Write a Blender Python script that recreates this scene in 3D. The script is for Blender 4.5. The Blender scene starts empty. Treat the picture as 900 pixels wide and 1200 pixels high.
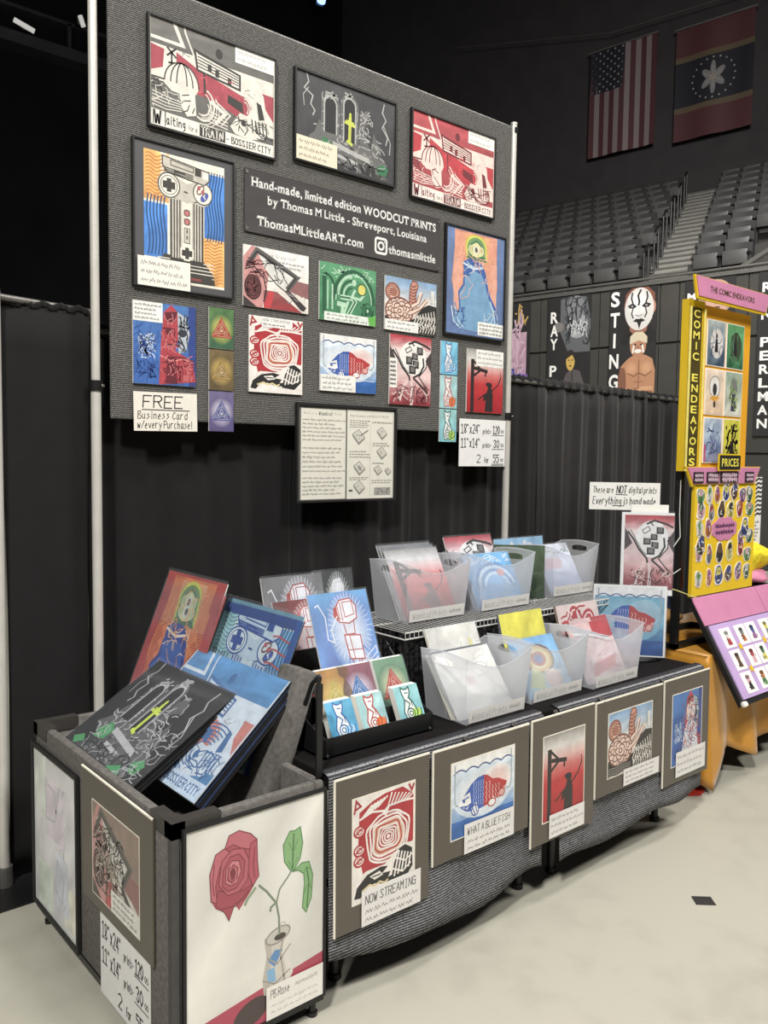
import bpy, bmesh, math, random
from mathutils import Vector, Matrix, Euler
from math import sin, cos, pi, radians as R, atan2, hypot

SC = bpy.context.scene
COL = SC.collection

def lin(c):
    r = []
    for x in c[:3]:
        x = x / 255.0
        r.append(x / 12.92 if x <= .04045 else ((x + .055) / 1.055) ** 2.4)
    return (r[0], r[1], r[2], 1.0)

# ------------------------------------------------------------------ camera
cam_d = bpy.data.cameras.new('camera')
cam = bpy.data.objects.new('camera', cam_d)
COL.objects.link(cam)
YAW, PITCH, ROLL, FPX = -0.7048, -0.0675, 0.0134, 980.6
fwd = Vector((-sin(YAW) * cos(PITCH), cos(YAW) * cos(PITCH), sin(PITCH)))
rgt = Vector((cos(YAW), sin(YAW), 0))
upv = rgt.cross(fwd)
r2 = rgt * cos(ROLL) + upv * sin(ROLL)
u2 = upv * cos(ROLL) - rgt * sin(ROLL)
M = Matrix.Identity(4)
for i in range(3):
    M[i][0], M[i][1], M[i][2] = r2[i], u2[i], -fwd[i]
M.translation = Vector((-1.5361, -2.0749, 1.8032))
cam.matrix_world = M
cam_d.sensor_fit = 'VERTICAL'
cam_d.sensor_height = 24.0
cam_d.lens = 24.0 * FPX / 1200.0
cam_d.clip_end = 200
SC.camera = cam

# ------------------------------------------------------------------ world, lamps, exposure
W = bpy.data.worlds.new('arena_air')
W.use_nodes = True
SC.world = W
bg = W.node_tree.nodes['Background']
bg.inputs[0].default_value = (0.95, 0.97, 1.0, 1)
bg.inputs[1].default_value = 0.06
SC.view_settings.view_transform = 'Standard'
SC.view_settings.look = 'None'
SC.view_settings.gamma = 1
SC.view_settings.use_curve_mapping = False
SC.view_settings.exposure = -1.1

def area(name, loc, target, size, energy, col=(1, .975, .93), spread=180):
    l = bpy.data.lights.new(name, 'AREA')
    l.shape = 'DISK'; l.size = size; l.energy = energy; l.color = col
    l.spread = R(spread)
    o = bpy.data.objects.new(name, l)
    COL.objects.link(o)
    o.location = loc
    d = Vector(target) - Vector(loc)
    o.rotation_euler = d.to_track_quat('-Z', 'Y').to_euler()
    return o
# high-bay lamps of the arena roof
area('arena_lamp', (-5.6, -4.6, 9.0), (0.8, 0.4, 0.6), 0.9, 2300)
area('arena_lamp', (1.5, -6.5, 9.5), (1.2, 0.8, 1.2), 1.6, 1300)
area('arena_lamp', (6.0, -2.5, 9.5), (1.5, 0.2, 0.5), 1.6, 1100)
area('arena_lamp', (-1.0, 4.5, 10.0), (0.0, -1.5, 0.0), 1.6, 120)
area('arena_lamp', (6.0, 0.5, 12.0), (14, 7.5, 5.5), 2.5, 1500, spread=100)

# ------------------------------------------------------------------ materials
MATS = {}
def newmat(name):
    m = bpy.data.materials.new(name)
    m.use_nodes = True
    nt = m.node_tree
    return m, nt, nt.nodes['Principled BSDF']

def mat(name, col, rough=.6, metal=0.0, noise=.12, scale=20.0, bump=0.0, bscale=None, coat=0.0, sheen=0.0, spec=None, stretch=None):
    if name in MATS: return MATS[name]
    m, nt, b = newmat(name)
    N, L = nt.nodes, nt.links
    tc = N.new('ShaderNodeTexCoord')
    mp = N.new('ShaderNodeMapping')
    L.new(tc.outputs['Object'], mp.inputs[0])
    if stretch: mp.inputs['Scale'].default_value = stretch
    nz = N.new('ShaderNodeTexNoise')
    nz.inputs['Scale'].default_value = scale
    nz.inputs['Detail'].default_value = 4
    L.new(mp.outputs[0], nz.inputs[0])
    mr = N.new('ShaderNodeMapRange')
    mr.inputs['From Min'].default_value = .3; mr.inputs['From Max'].default_value = .7
    mr.inputs['To Min'].default_value = 1 - noise; mr.inputs['To Max'].default_value = 1 + noise
    L.new(nz.outputs[0], mr.inputs[0])
    mx = N.new('ShaderNodeMix'); mx.data_type = 'RGBA'; mx.blend_type = 'MULTIPLY'
    mx.inputs[0].default_value = 1
    mx.inputs[6].default_value = lin(col)
    L.new(mr.outputs[0], mx.inputs[7])
    L.new(mx.outputs[2], b.inputs['Base Color'])
    b.inputs['Roughness'].default_value = rough
    b.inputs['Metallic'].default_value = metal
    if coat: b.inputs['Coat Weight'].default_value = coat; b.inputs['Coat Roughness'].default_value = .12
    if sheen: b.inputs['Sheen Weight'].default_value = sheen
    if spec is not None: b.inputs['Specular IOR Level'].default_value = spec
    if bump:
        bn = N.new('ShaderNodeBump'); bn.inputs['Strength'].default_value = bump
        n2 = N.new('ShaderNodeTexNoise'); n2.inputs['Scale'].default_value = bscale or scale * 6
        n2.inputs['Detail'].default_value = 3
        L.new(mp.outputs[0], n2.inputs[0])
        L.new(n2.outputs[0], bn.inputs['Height'])
        L.new(bn.outputs[0], b.inputs['Normal'])
    MATS[name] = m
    return m

def ribmat(name, dark, light, pitch, lo=.35, hi=.75, warp=.5):
    """ribbed carpet cloth: broken pale ribs on a dark ground"""
    if name in MATS: return MATS[name]
    m, nt, b = newmat(name)
    N, L = nt.nodes, nt.links
    tc = N.new('ShaderNodeTexCoord')
    wv = N.new('ShaderNodeTexWave'); wv.wave_type = 'BANDS'; wv.bands_direction = 'Z'
    wv.inputs['Scale'].default_value = 2 * pi / (20.0 * pitch)
    wv.inputs['Distortion'].default_value = warp
    wv.inputs['Detail'].default_value = 2; wv.inputs['Detail Scale'].default_value = 8
    L.new(tc.outputs['Object'], wv.inputs[0])
    mp = N.new('ShaderNodeMapping'); mp.inputs['Scale'].default_value = (120, 120, 110)
    L.new(tc.outputs['Object'], mp.inputs[0])
    nz = N.new('ShaderNodeTexNoise'); nz.inputs['Scale'].default_value = 1.2; nz.inputs['Detail'].default_value = 3
    L.new(mp.outputs[0], nz.inputs[0])
    mu = N.new('ShaderNodeMath'); mu.operation = 'MULTIPLY'
    L.new(wv.outputs['Fac'], mu.inputs[0]); L.new(nz.outputs[0], mu.inputs[1])
    mr = N.new('ShaderNodeMapRange')
    mr.inputs['From Min'].default_value = .12; mr.inputs['From Max'].default_value = .55
    L.new(mu.outputs[0], mr.inputs[0])
    mx = N.new('ShaderNodeMix'); mx.data_type = 'RGBA'
    mx.inputs[6].default_value = lin(dark); mx.inputs[7].default_value = lin(light)
    L.new(mr.outputs[0], mx.inputs[0])
    L.new(mx.outputs[2], b.inputs['Base Color'])
    b.inputs['Roughness'].default_value = .95
    b.inputs['Specular IOR Level'].default_value = .15
    bn = N.new('ShaderNodeBump'); bn.inputs['Strength'].default_value = .5; bn.inputs['Distance'].default_value = .003
    L.new(mr.outputs[0], bn.inputs['Height']); L.new(bn.outputs[0], b.inputs['Normal'])
    MATS[name] = m
    return m

def artmat(name, rough, coat, noise):
    m, nt, b = newmat(name)
    N, L = nt.nodes, nt.links
    at = N.new('ShaderNodeAttribute'); at.attribute_name = 'ink'
    tc = N.new('ShaderNodeTexCoord')
    nz = N.new('ShaderNodeTexNoise'); nz.inputs['Scale'].default_value = 22; nz.inputs['Detail'].default_value = 5
    L.new(tc.outputs['Object'], nz.inputs[0])
    mr = N.new('ShaderNodeMapRange')
    mr.inputs['From Min'].default_value = .3; mr.inputs['From Max'].default_value = .7
    mr.inputs['To Min'].default_value = 1 - noise; mr.inputs['To Max'].default_value = 1 + noise * .6
    L.new(nz.outputs[0], mr.inputs[0])
    mx = N.new('ShaderNodeMix'); mx.data_type = 'RGBA'; mx.blend_type = 'MULTIPLY'
    mx.inputs[0].default_value = 1
    n3 = N.new('ShaderNodeTexNoise'); n3.inputs['Scale'].default_value = 150; n3.inputs['Detail'].default_value = 2
    L.new(tc.outputs['Object'], n3.inputs[0])
    m3 = N.new('ShaderNodeMapRange'); m3.inputs['From Min'].default_value = .3; m3.inputs['From Max'].default_value = .7
    m3.inputs['To Min'].default_value = 1 - noise * .7; m3.inputs['To Max'].default_value = 1 + noise * .4
    L.new(n3.outputs[0], m3.inputs[0])
    mm = N.new('ShaderNodeMath'); mm.operation = 'MULTIPLY'; L.new(mr.outputs[0], mm.inputs[0]); L.new(m3.outputs[0], mm.inputs[1])
    L.new(at.outputs['Color'], mx.inputs[6]); L.new(mm.outputs[0], mx.inputs[7])
    L.new(mx.outputs[2], b.inputs['Base Color'])
    b.inputs['Roughness'].default_value = rough
    if coat: b.inputs['Coat Weight'].default_value = coat; b.inputs['Coat Roughness'].default_value = .1
    MATS[name] = m
    return m
INK = artmat('printed_ink', .75, 0, .15)          # hand-coloured print on paper
SLEEVE = artmat('sleeved_print', .45, .55, .15)    # the same behind a clear sleeve
PALE = artmat('pencil_paper', .5, .4, .03)        # smooth drawing paper
FLAT = artmat('flat_ink', .7, 0, .04)            # signs and lettering

def frosted(name, col, alpha):
    m, nt, b = newmat(name)
    N, L = nt.nodes, nt.links
    out = N['Material Output']
    tr = N.new('ShaderNodeBsdfTransparent'); tr.inputs[0].default_value = (.97, .98, 1, 1)
    tl = N.new('ShaderNodeBsdfTranslucent'); tl.inputs[0].default_value = lin(col)
    b.inputs['Base Color'].default_value = lin(col); b.inputs['Roughness'].default_value = .3
    m1 = N.new('ShaderNodeMixShader'); m1.inputs[0].default_value = .5
    L.new(b.outputs[0], m1.inputs[1]); L.new(tl.outputs[0], m1.inputs[2])
    m2 = N.new('ShaderNodeMixShader'); m2.inputs[0].default_value = alpha
    L.new(tr.outputs[0], m2.inputs[1]); L.new(m1.outputs[0], m2.inputs[2])
    L.new(m2.outputs[0], out.inputs['Surface'])
    MATS[name] = m
    return m
FROST = frosted('frosted_plastic', (250, 251, 253), .30)
CLEAR = frosted('clear_sleeve_plastic', (240, 242, 245), .05)

PANEL = ribmat('ribbed_panel_cloth', (60, 59, 58), (132, 130, 126), .0085, warp=2.4)
RUNNER = ribmat('ribbed_runner_cloth', (54, 54, 57), (160, 160, 163), .0095, warp=2.0)
CARPET = mat('grey_carpet', (108, 105, 101), .97, noise=.22, scale=60, bump=.5, bscale=400, spec=.1)
BLACKCLOTH = mat('black_drape_cloth', (24, 23, 24), .9, noise=.14, scale=8, sheen=.08, spec=.25, bump=.15, bscale=300)
LITCLOTH = mat('lit_drape_cloth', (42, 40, 40), .9, noise=.12, scale=8, sheen=.12, spec=.25, bump=.15, bscale=300)  # black drape cloth in a lighter tone, painting in light on the folds
TABLECLOTH = mat('black_table_cloth', (28, 25, 26), .95, noise=.1, scale=30, spec=.08)
BLACKMETAL = mat('black_powder_metal', (24, 24, 25), .42, noise=.08, scale=30)
BLACKPLASTIC = mat('black_plastic', (26, 26, 27), .35, noise=.06, scale=30)
POLE = mat('silver_pole_metal', (206, 203, 196), .38, metal=.25, noise=.05, scale=12)
STEEL = mat('dull_steel', (120, 118, 114), .45, metal=.6, noise=.1, scale=20)
WHITEWIRE = mat('white_coated_wire', (200, 200, 197), .4, noise=.05)
PAPER = mat('white_paper', (236, 234, 228), .85, noise=.03, scale=8)
CREAM = mat('cream_paper', (232, 226, 210), .85, noise=.03, scale=8)
BLACKBOARD = mat('black_board', (26, 25, 25), .6, noise=.1)
MATBOARD = mat('taupe_mat_board', (86, 79, 70), .5, noise=.06, scale=6, coat=.35)
GREYMAT = mat('slate_mat_board', (76, 76, 78), .6, noise=.05, scale=6)

# ------------------------------------------------------------------ mesh helpers
class MB:
    def __init__(s): s.v = []; s.f = []; s.smooth = False
    def add(s, vs, fs):
        o = len(s.v); s.v += [tuple(p) for p in vs]; s.f += [tuple(i + o for i in f) for f in fs]; return s
    def box(s, x0, x1, y0, y1, z0, z1, m=None):
        vs = [(x, y, z) for x in (x0, x1) for y in (y0, y1) for z in (z0, z1)]
        if m: vs = [tuple(m @ Vector(p)) for p in vs]
        return s.add(vs, [(0, 1, 3, 2), (4, 6, 7, 5), (0, 4, 5, 1), (2, 3, 7, 6), (0, 2, 6, 4), (1, 5, 7, 3)])
    def cbox(s, x0, x1, y0, y1, z0, z1, c):
        """box with chamfered vertical and horizontal edges"""
        c = min(c, (x1 - x0) * .45, (y1 - y0) * .45, (z1 - z0) * .45)
        bm = bmesh.new()
        bmesh.ops.create_cube(bm, size=1)
        for v in bm.verts:
            v.co = Vector(((x0 + x1) / 2 + v.co.x * (x1 - x0), (y0 + y1) / 2 + v.co.y * (y1 - y0), (z0 + z1) / 2 + v.co.z * (z1 - z0)))
        bmesh.ops.bevel(bm, geom=bm.edges[:], offset=c, segments=2, affect='EDGES', profile=.5)
        bm.verts.index_update()
        s.add([v.co for v in bm.verts], [tuple(v.index for v in f.verts) for f in bm.faces])
        bm.free(); return s
    def tube(s, pts, r, n=10, caps=True, r_end=None):
        pts = [Vector(p) for p in pts]
        k = len(pts); rings = []
        ref = None
        for i, p in enumerate(pts):
            t = (pts[min(i + 1, k - 1)] - pts[max(i - 1, 0)]).normalized()
            if ref is None:
                ref = Vector((0, 0, 1)) if abs(t.z) < .9 else Vector((1, 0, 0))
            a = t.cross(ref).normalized(); b = a.cross(t).normalized(); ref = b
            rr = r if r_end is None else r + (r_end - r) * i / (k - 1)
            rings.append([p + a * (rr * cos(2 * pi * j / n)) + b * (rr * sin(2 * pi * j / n)) for j in range(n)])
        vs = [q for g in rings for q in g]
        fs = [(i * n + j, i * n + (j + 1) % n, (i + 1) * n + (j + 1) % n, (i + 1) * n + j) for i in range(k - 1) for j in range(n)]
        if caps: fs += [tuple(range(n))[::-1], tuple((k - 1) * n + j for j in range(n))]
        return s.add(vs, fs)
    def lathe(s, prof, n=24, c=(0, 0, 0)):
        vs = [(c[0] + r * cos(2 * pi * j / n), c[1] + r * sin(2 * pi * j / n), c[2] + z) for r, z in prof for j in range(n)]
        k = len(prof)
        fs = [(i * n + j, i * n + (j + 1) % n, (i + 1) * n + (j + 1) % n, (i + 1) * n + j) for i in range(k - 1) for j in range(n)]
        fs += [tuple(range(n))[::-1], tuple((k - 1) * n + j for j in range(n))]
        return s.add(vs, fs)
    def prism(s, poly, axis, a0, a1):
        """extrude a 2-D polygon along axis 'x' (poly = y,z), 'y' (x,z) or 'z' (x,y)"""
        n = len(poly)
        def P(p, a): return {'x': (a, p[0], p[1]), 'y': (p[0], a, p[1]), 'z': (p[0], p[1], a)}[axis]
        vs = [P(p, a0) for p in poly] + [P(p, a1) for p in poly]
        fs = [tuple(range(n))[::-1], tuple(range(n, 2 * n))] + [(i, (i + 1) % n, n + (i + 1) % n, n + i) for i in range(n)]
        return s.add(vs, fs)
    def grid(s, fn, nu, nv):
        vs = [fn(i / nu, j / nv) for j in range(nv + 1) for i in range(nu + 1)]
        fs = [(j * (nu + 1) + i, j * (nu + 1) + i + 1, (j + 1) * (nu + 1) + i + 1, (j + 1) * (nu + 1) + i) for j in range(nv) for i in range(nu)]
        return s.add(vs, fs)
    def mesh(s, name, m=None, smooth=False, fix=True):
        me = bpy.data.meshes.new(name)
        me.from_pydata(s.v, [], s.f)
        if fix:
            bm = bmesh.new(); bm.from_mesh(me)
            bmesh.ops.recalc_face_normals(bm, faces=bm.faces[:])
            bm.to_mesh(me); bm.free()
        if smooth:
            me.polygons.foreach_set('use_smooth', [True] * len(me.polygons))
            try: me.set_sharp_from_angle(angle=R(40))
            except Exception: pass
        if m: me.materials.append(m)
        me.update()
        return me
    def obj(s, name, m=None, parent=None, smooth=False, fix=True):
        return link(name, s.mesh(name, m, smooth, fix), parent)

def link(name, data, parent=None):
    o = bpy.data.objects.new(name, data)
    COL.objects.link(o)
    if parent: o.parent = parent
    return o
def empty(name, loc=(0, 0, 0), rz=0, rx=0):
    o = bpy.data.objects.new(name, None); COL.objects.link(o)
    o.location = loc; o.rotation_euler = (rx, 0, rz); o.empty_display_size = .1
    return o
def tag(o, label=None, cat=None, group=None, kind=None):
    if label: o['label'] = label
    if cat: o['category'] = cat
    if group: o['group'] = group
    if kind: o['kind'] = kind
    return o
def thicken(o, t, off=-1):
    md = o.modifiers.new('solid', 'SOLIDIFY'); md.thickness = t; md.offset = off
    return o
# ------------------------------------------------------------------ flat print: vector drawing on a sheet
HAND = {
'A':'02 28 42|14 34','B':'02 08 38 37 26 05|25 44 43 32 02','C':'47 28 16 04 13 22 43','D':'02 08 27 45 43 22 02','E':'48 08 02 42|05 35','F':'48 08 02|05 35',
'G':'47 28 07 03 22 42 45 25','H':'02 08|42 48|05 45','I':'22 28|12 32|18 38','J':'48 43 22 03','K':'02 08|48 05 42','L':'08 02 42','M':'02 08 25 48 42','N':'02 08 42 48',
'O':'28 07 03 22 43 47 28','P':'02 08 38 47 46 35 05','Q':'28 07 03 22 43 47 28|23 42','R':'02 08 38 47 46 35 05|25 42','S':'47 28 07 16 34 43 22 03','T':'08 48|28 22',
'U':'08 03 22 43 48','V':'08 22 48','W':'08 12 26 32 48','X':'02 48|08 42','Y':'08 25 48|25 22','Z':'08 48 02 42',
'a':'36 16 04 12 22 34|36 33 42','b':'08 02|05 26 34 22 02','c':'36 16 04 12 32','d':'36 16 04 12 33|38 32','e':'04 34 26 15 03 12 32','f':'38 28 17 12|05 35','g':'36 16 04 13 33|36 31 10',
'h':'08 02|05 26 35 32','i':'16 12|18 17','j':'26 21 00|28 27','k':'08 02|36 04 32','l':'18 12','m':'02 06|05 15 25 22|25 45 42','n':'02 06|05 26 35 32','o':'16 04 12 32 44 36 16',
'p':'06 00|06 26 34 22 03','q':'36 16 04 13 33|36 30','r':'06 02|04 16 36','s':'36 16 15 34 23 02','t':'18 13 22 32|06 36','u':'06 03 12 33|36 32','v':'06 22 46','w':'06 12 25 32 46','x':'06 32|36 02','y':'06 23|46 10','z':'06 36 02 32',
'0':'28 06 04 22 44 46 28','1':'07 28 22|02 42','2':'07 28 47 46 02 42','3':'07 28 47 25 43 22 03','4':'38 04 44|38 32','5':'48 08 06 36 44 22 03','6':'38 06 03 22 43 44 25 04','7':'08 48 12','8':'28 07 15 43 22 03 35 47 28','9':'46 16 07 28 46 32',
'-':'05 35','.':'12 13','!':'18 14|12 13','"':'08 07|28 27','/':'02 48','&':'42 07 28 36 03 12 44',"'":'18 17','+':'05 45|23 27',',':'13 01','=':'06 46|04 44',':':'13 14|16 17','x_':'' }
GW = {'i':2, 'l':2, 'j':2.5, '.':2, '!':2, "'":2, 'm':4.6, 'w':4.6, 'W':5, 'M':4.6, ',':1.6, ':':2, 'f':3.4, 't':3.4}

GLYPH = {}
def glyph(ch, bold):
    k = (ch, bold)
    if k in GLYPH: return GLYPH[k]
    cu = bpy.data.curves.new('glyph', 'FONT'); cu.body = ch; cu.size = 1; cu.offset = bold; cu.resolution_u = 3
    o = bpy.data.objects.new('glyph', cu); COL.objects.link(o)
    dg = bpy.context.evaluated_depsgraph_get()
    me = bpy.data.meshes.new_from_object(o.evaluated_get(dg))
    vs = [(v.co.x, v.co.y) for v in me.vertices]; fs = [tuple(p.vertices) for p in me.polygons]
    # boundary edges that are flat stem ends: serif bars go there
    cnt = {}
    for f in fs:
        for i in range(len(f)):
            e = tuple(sorted((f[i], f[(i + 1) % len(f)]))); cnt[e] = cnt.get(e, 0) + 1
    ends = []
    for (a, b), n in cnt.items():
        if n == 1 and abs(vs[a][1] - vs[b][1]) < .004 and .05 < abs(vs[a][0] - vs[b][0]) < .24:
            ends.append((min(vs[a][0], vs[b][0]), max(vs[a][0], vs[b][0]), vs[a][1]))
    x0 = min([v[0] for v in vs] or [0]); x1 = max([v[0] for v in vs] or [.3])
    bpy.data.objects.remove(o); bpy.data.curves.remove(cu); bpy.data.meshes.remove(me)
    GLYPH[k] = (vs, fs, ends, x0, x1)
    return GLYPH[k]

EPS = 2.5e-5
class Art:
    def __init__(s, w, h, seed=1):
        s.w, s.h = w, h; s.v = []; s.f = []; s.c = []; s.n = 0; s.rng = random.Random(seed)
        s.win = (0, 0, 1, 1); s.strips = 0
    def sub(s, u0, v0, u1, v1):
        """draw into a sub-window; returns the old one"""
        old = (s.win, s.w, s.h)
        a, b, c, d = s.win
        s.win = (a + (c - a) * u0, b + (d - b) * v0, a + (c - a) * u1, b + (d - b) * v1)
        return old
    def pop(s, old): s.win = old[0]
    def XY(s, p):
        a, b, c, d = s.win
        return ((a + (c - a) * p[0]) * s.w, (b + (d - b) * p[1]) * s.h)
    def clip(s, pts):
        a, b, c, d = s.win
        for ax, lim, sg in ((0, a * s.w, 1), (0, c * s.w, -1), (1, b * s.h, 1), (1, d * s.h, -1)):
            out = []
            for i in range(len(pts)):
                p, q = pts[i], pts[(i + 1) % len(pts)]
                ip = (p[ax] - lim) * sg >= -1e-9; iq = (q[ax] - lim) * sg >= -1e-9
                if ip: out.append(p)
                if ip != iq:
                    t = (lim - p[ax]) / (q[ax] - p[ax])
                    out.append(tuple(p[k] + t * (q[k] - p[k]) for k in range(len(p))))
            pts = out
            if len(pts) < 3: return []
        return pts
    def raw(s, pts, cols):
        """pts in sheet metres, cols one colour or one per point"""
        if isinstance(cols[0], (int, float)): cols = [cols] * len(pts)
        pts = s.clip([tuple(p) + tuple(c[:3]) for p, c in zip(pts, cols)])
        if len(pts) < 3: return
        if s.strips:
            old = s.win
            for i in range(s.strips):
                s.win = (i / s.strips, old[1], (i + 1) / s.strips, old[3])
                q = s.clip(pts)
                if len(q) >= 3: s.emit(q)
            s.win = old
        else: s.emit(pts)
    def emit(s, pts):
        o = len(s.v); y = -EPS * s.n
        s.v += [(p[0], y, p[1]) for p in pts]
        s.f.append(tuple(range(o, o + len(pts))))
        for p in pts:
            g = .3 * p[2] + .59 * p[3] + .11 * p[4]
            s.c.append(lin([min(255, q * .84 + g * .16) for q in p[2:5]]))
    def poly(s, pts, col):
        s.n += 1; s.raw([s.XY(p) for p in pts], col)
    def rect(s, u0, v0, u1, v1, col, top=None, right=None):
        c = [col, right or col, top or right or col, top or col]
        s.poly([(u0, v0), (u1, v0), (u1, v1), (u0, v1)], c)
    def wash(s, u0, v0, u1, v1, c0, c1, n=5, jit=.15):
        """uneven watercolour wash: a patch grid of blended tones"""
        s.n += 1
        g = {}
        for i in range(n + 1):
            for j in range(n + 1):
                t = min(1, max(0, j / n + s.rng.uniform(-jit, jit)))
                k = s.rng.uniform(.9, 1.08)
                g[i, j] = tuple(min(255, (c0[q] + (c1[q] - c0[q]) * t) * k) for q in range(3))
        for i in range(n):
            for j in range(n):
                P = [(i, j), (i + 1, j), (i + 1, j + 1), (i, j + 1)]
                s.raw([s.XY((u0 + (u1 - u0) * a / n, v0 + (v1 - v0) * b / n)) for a, b in P], [g[p] for p in P])
    def grad(s, u0, u1, stops):
        s.n += 1
        for (a, c), (b, d) in zip(stops, stops[1:]):
            s.raw([s.XY((u0, a)), s.XY((u1, a)), s.XY((u1, b)), s.XY((u0, b))], [c, c, d, d])
    def glow(s, cu, cv, ru, rv, c0, c1, n=20):
        s.n += 1; P = arc(cu, cv, ru, rv, 0, 360, n); m = tuple((a * .65 + b * .35) for a, b in zip(c0, c1)); Q = arc(cu, cv, ru * .6, rv * .6, 0, 360, n)
        for i in range(n):
            j = (i + 1) % n
            s.raw([s.XY((cu, cv)), s.XY(Q[i]), s.XY(Q[j])], [c0, m, m]); s.raw([s.XY(Q[i]), s.XY(P[i]), s.XY(P[j]), s.XY(Q[j])], [m, c1, c1, m])
    def line(s, pts, wd, col, closed=False, up=True):
        """ribbon; wd is a fraction of the sheet width"""
        if up: s.n += 1
        wd = wd * 1.3 * s.w * (s.win[2] - s.win[0]) / 2
        P = [Vector(s.XY(p)) for p in pts]
        P = [p for i, p in enumerate(P) if i == 0 or (p - P[i - 1]).length > 1e-6]
        k = len(P)
        if k < 2: return
        off = []
        for i in range(k):
            if closed: a, b = P[i - 1], P[(i + 1) % k]
            else: a, b = P[max(i - 1, 0)], P[min(i + 1, k - 1)]
            d1 = (P[i] - a); d2 = (b - P[i])
            d1 = d1.normalized() if d1.length > 1e-9 else d2.normalized()
            d2 = d2.normalized() if d2.length > 1e-9 else d1
            t = d1 + d2
            t = t.normalized() if t.length > 1e-4 else d1
            n = Vector((-t.y, t.x))
            m = 1 / max(.45, n.dot(Vector((-d1.y, d1.x))))
            off.append(n * wd * m)
        for i in range(k if closed else k - 1):
            j = (i + 1) % k
            s.raw([P[i] + off[i], P[j] + off[j], P[j] - off[j], P[i] - off[i]], col)
    def lines(s, L, wd, col):
        s.n += 1
        for p in L: s.line(p, wd, col, up=False)
    def ell(s, cu, cv, ru, rv, col, n=20, a0=0, a1=360, rot=0):
        s.poly(arc(cu, cv, ru, rv, a0, a1, n, rot), col)
    def oval(s, cu, cv, ru, rv, wd, col, a0=0, a1=360, n=22, rot=0):
        s.line(arc(cu, cv, ru, rv, a0, a1, n, rot), wd, col, closed=(a1 - a0 == 360))
    def hatch(s, u0, v0, u1, v1, n, wd, col, slope=0.0, wave=0.0, freq=2.0):
        L = []
        for i in range(n):
            v = v0 + (v1 - v0) * (i + .5) / n
            L.append([(u0 + (u1 - u0) * t / 10, v + slope * t / 10 + wave * sin(t / 10 * 2 * pi * freq)) for t in range(11)])
        s.lines(L, wd, col)
    def vhatch(s, u0, v0, u1, v1, n, wd, col, wave=0.0, freq=2.0, slope=0.0):
        L = []
        for i in range(n):
            u = u0 + (u1 - u0) * (i + .5) / n
            L.append([(u + slope * t / 12 + wave * sin(t / 12 * 2 * pi * freq), v0 + (v1 - v0) * t / 12) for t in range(13)])
        s.lines(L, wd, col)
    def squig(s, u0, v0, u1, v1, n, wd, col, k=5, amp=.06):
        """n loose carved strokes inside a box"""
        r = s.rng; L = []
        for _ in range(n):
            u, v = r.uniform(u0, u1), r.uniform(v0, v1); a = r.uniform(0, 2 * pi); p = [(u, v)]
            for _ in range(k):
                a += r.uniform(-.9, .9); u += amp * cos(a); v += amp * sin(a)
                if u < u0 or u > u1 or v < v0 or v > v1: break
                p.append((u, v))
            if len(p) > 1: L.append(p)
        s.lines(L, wd, col)
    def text(s, u, v, h, t, col, font='hand', wd=None, w=None, slant=0.0, rise=0.0, jit=0.0, anchor='l', bold=.02):
        """h is the cap height as a fraction of the sheet height"""
        s.n += 1
        x0, y0 = s.XY((u, v)); hh = h * s.h * (s.win[3] - s.win[1])
        # lay out once to know the natural width
        def run(sx, emit):
            x = 0
            for ch in t:
                if ch == ' ': x += hh * .36 * sx; continue
                if font == 'hand':
                    g = HAND.get(ch)
                    k = hh / 6.0
                    if g and emit:
                        dz = s.rng.uniform(-jit, jit) * hh; dr = s.rng.uniform(-jit, jit)
                        for st in g.split('|'):
                            P = []
                            for q in st.split():
                                gx, gy = int(q[0]) * k, (int(q[1]) - 2) * k
                                gx += slant * gy + dr * gy
                                P.append((x0 + x + gx * sx, y0 + gy + dz + rise * x))
                            s.stroke(P, (wd or .09) * 1.15 * hh, col)
                    x += (GW.get(ch, 4) + 1.5) * k * sx
                else:
                    vs, fs, ends, a, b = glyph(ch, bold)
                    k = hh / .7
                    if emit:
                        def tr(p): return (x0 + x + (p[0] - a) * k * sx + slant * p[1] * k, y0 + p[1] * k + rise * x)
                        for f in fs: s.raw([tr(vs[i]) for i in f], col)
                        if font == 'serif':
                            for e0, e1, ey in ends:
                                d = .075; tt = .05; sg = 1 if ey < .3 else -1
                                s.raw([tr((e0 - d, ey)), tr((e1 + d, ey)), tr((e1 + d, ey + tt * sg)), tr((e0 - d, ey + tt * sg))], col)
                    x += (b - a + .09) * k * sx
            return x
        nat = run(1, False)
        sx = 1
        if w:
            sx = w * s.w * (s.win[2] - s.win[0]) / max(nat, 1e-6)
        if anchor == 'c': x0 -= nat * sx / 2
        if anchor == 'r': x0 -= nat * sx
        run(sx, True)
    def stroke(s, P, wd, col):
        P = [Vector(p) for p in P]
        for a, b in zip(P, P[1:]):
            d = (b - a)
            if d.length < 1e-7: continue
            d.normalize(); n = Vector((-d.y, d.x)) * wd / 2; e = d * wd * .35
            s.raw([a - e + n, b + e + n, b + e - n, a - e - n], col)
    def scrib(s, u0, v0, u1, v1, rows, col, wd=.006, short=.25):
        """lines of handwriting too small to read"""
        s.n += 1; r = s.rng
        for i in range(rows):
            v = v1 + (v0 - v1) * (i + .55) / rows; hh = (v1 - v0) / rows * .24
            u = u0; end = u1 - (u1 - u0) * r.uniform(0, short)
            while u < end:
                wl = r.uniform(.05, .13) * (u1 - u0) * 1.2
                P = []; n = max(4, int(wl / (u1 - u0) * 40))
                for q in range(n + 1):
                    P.append((min(u + wl * q / n, u1), v + (hh if q % 2 else -hh) * r.uniform(.3, 1.2)))
                s.line(P, wd, col, up=False)
                u += wl + .03 * (u1 - u0)
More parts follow.
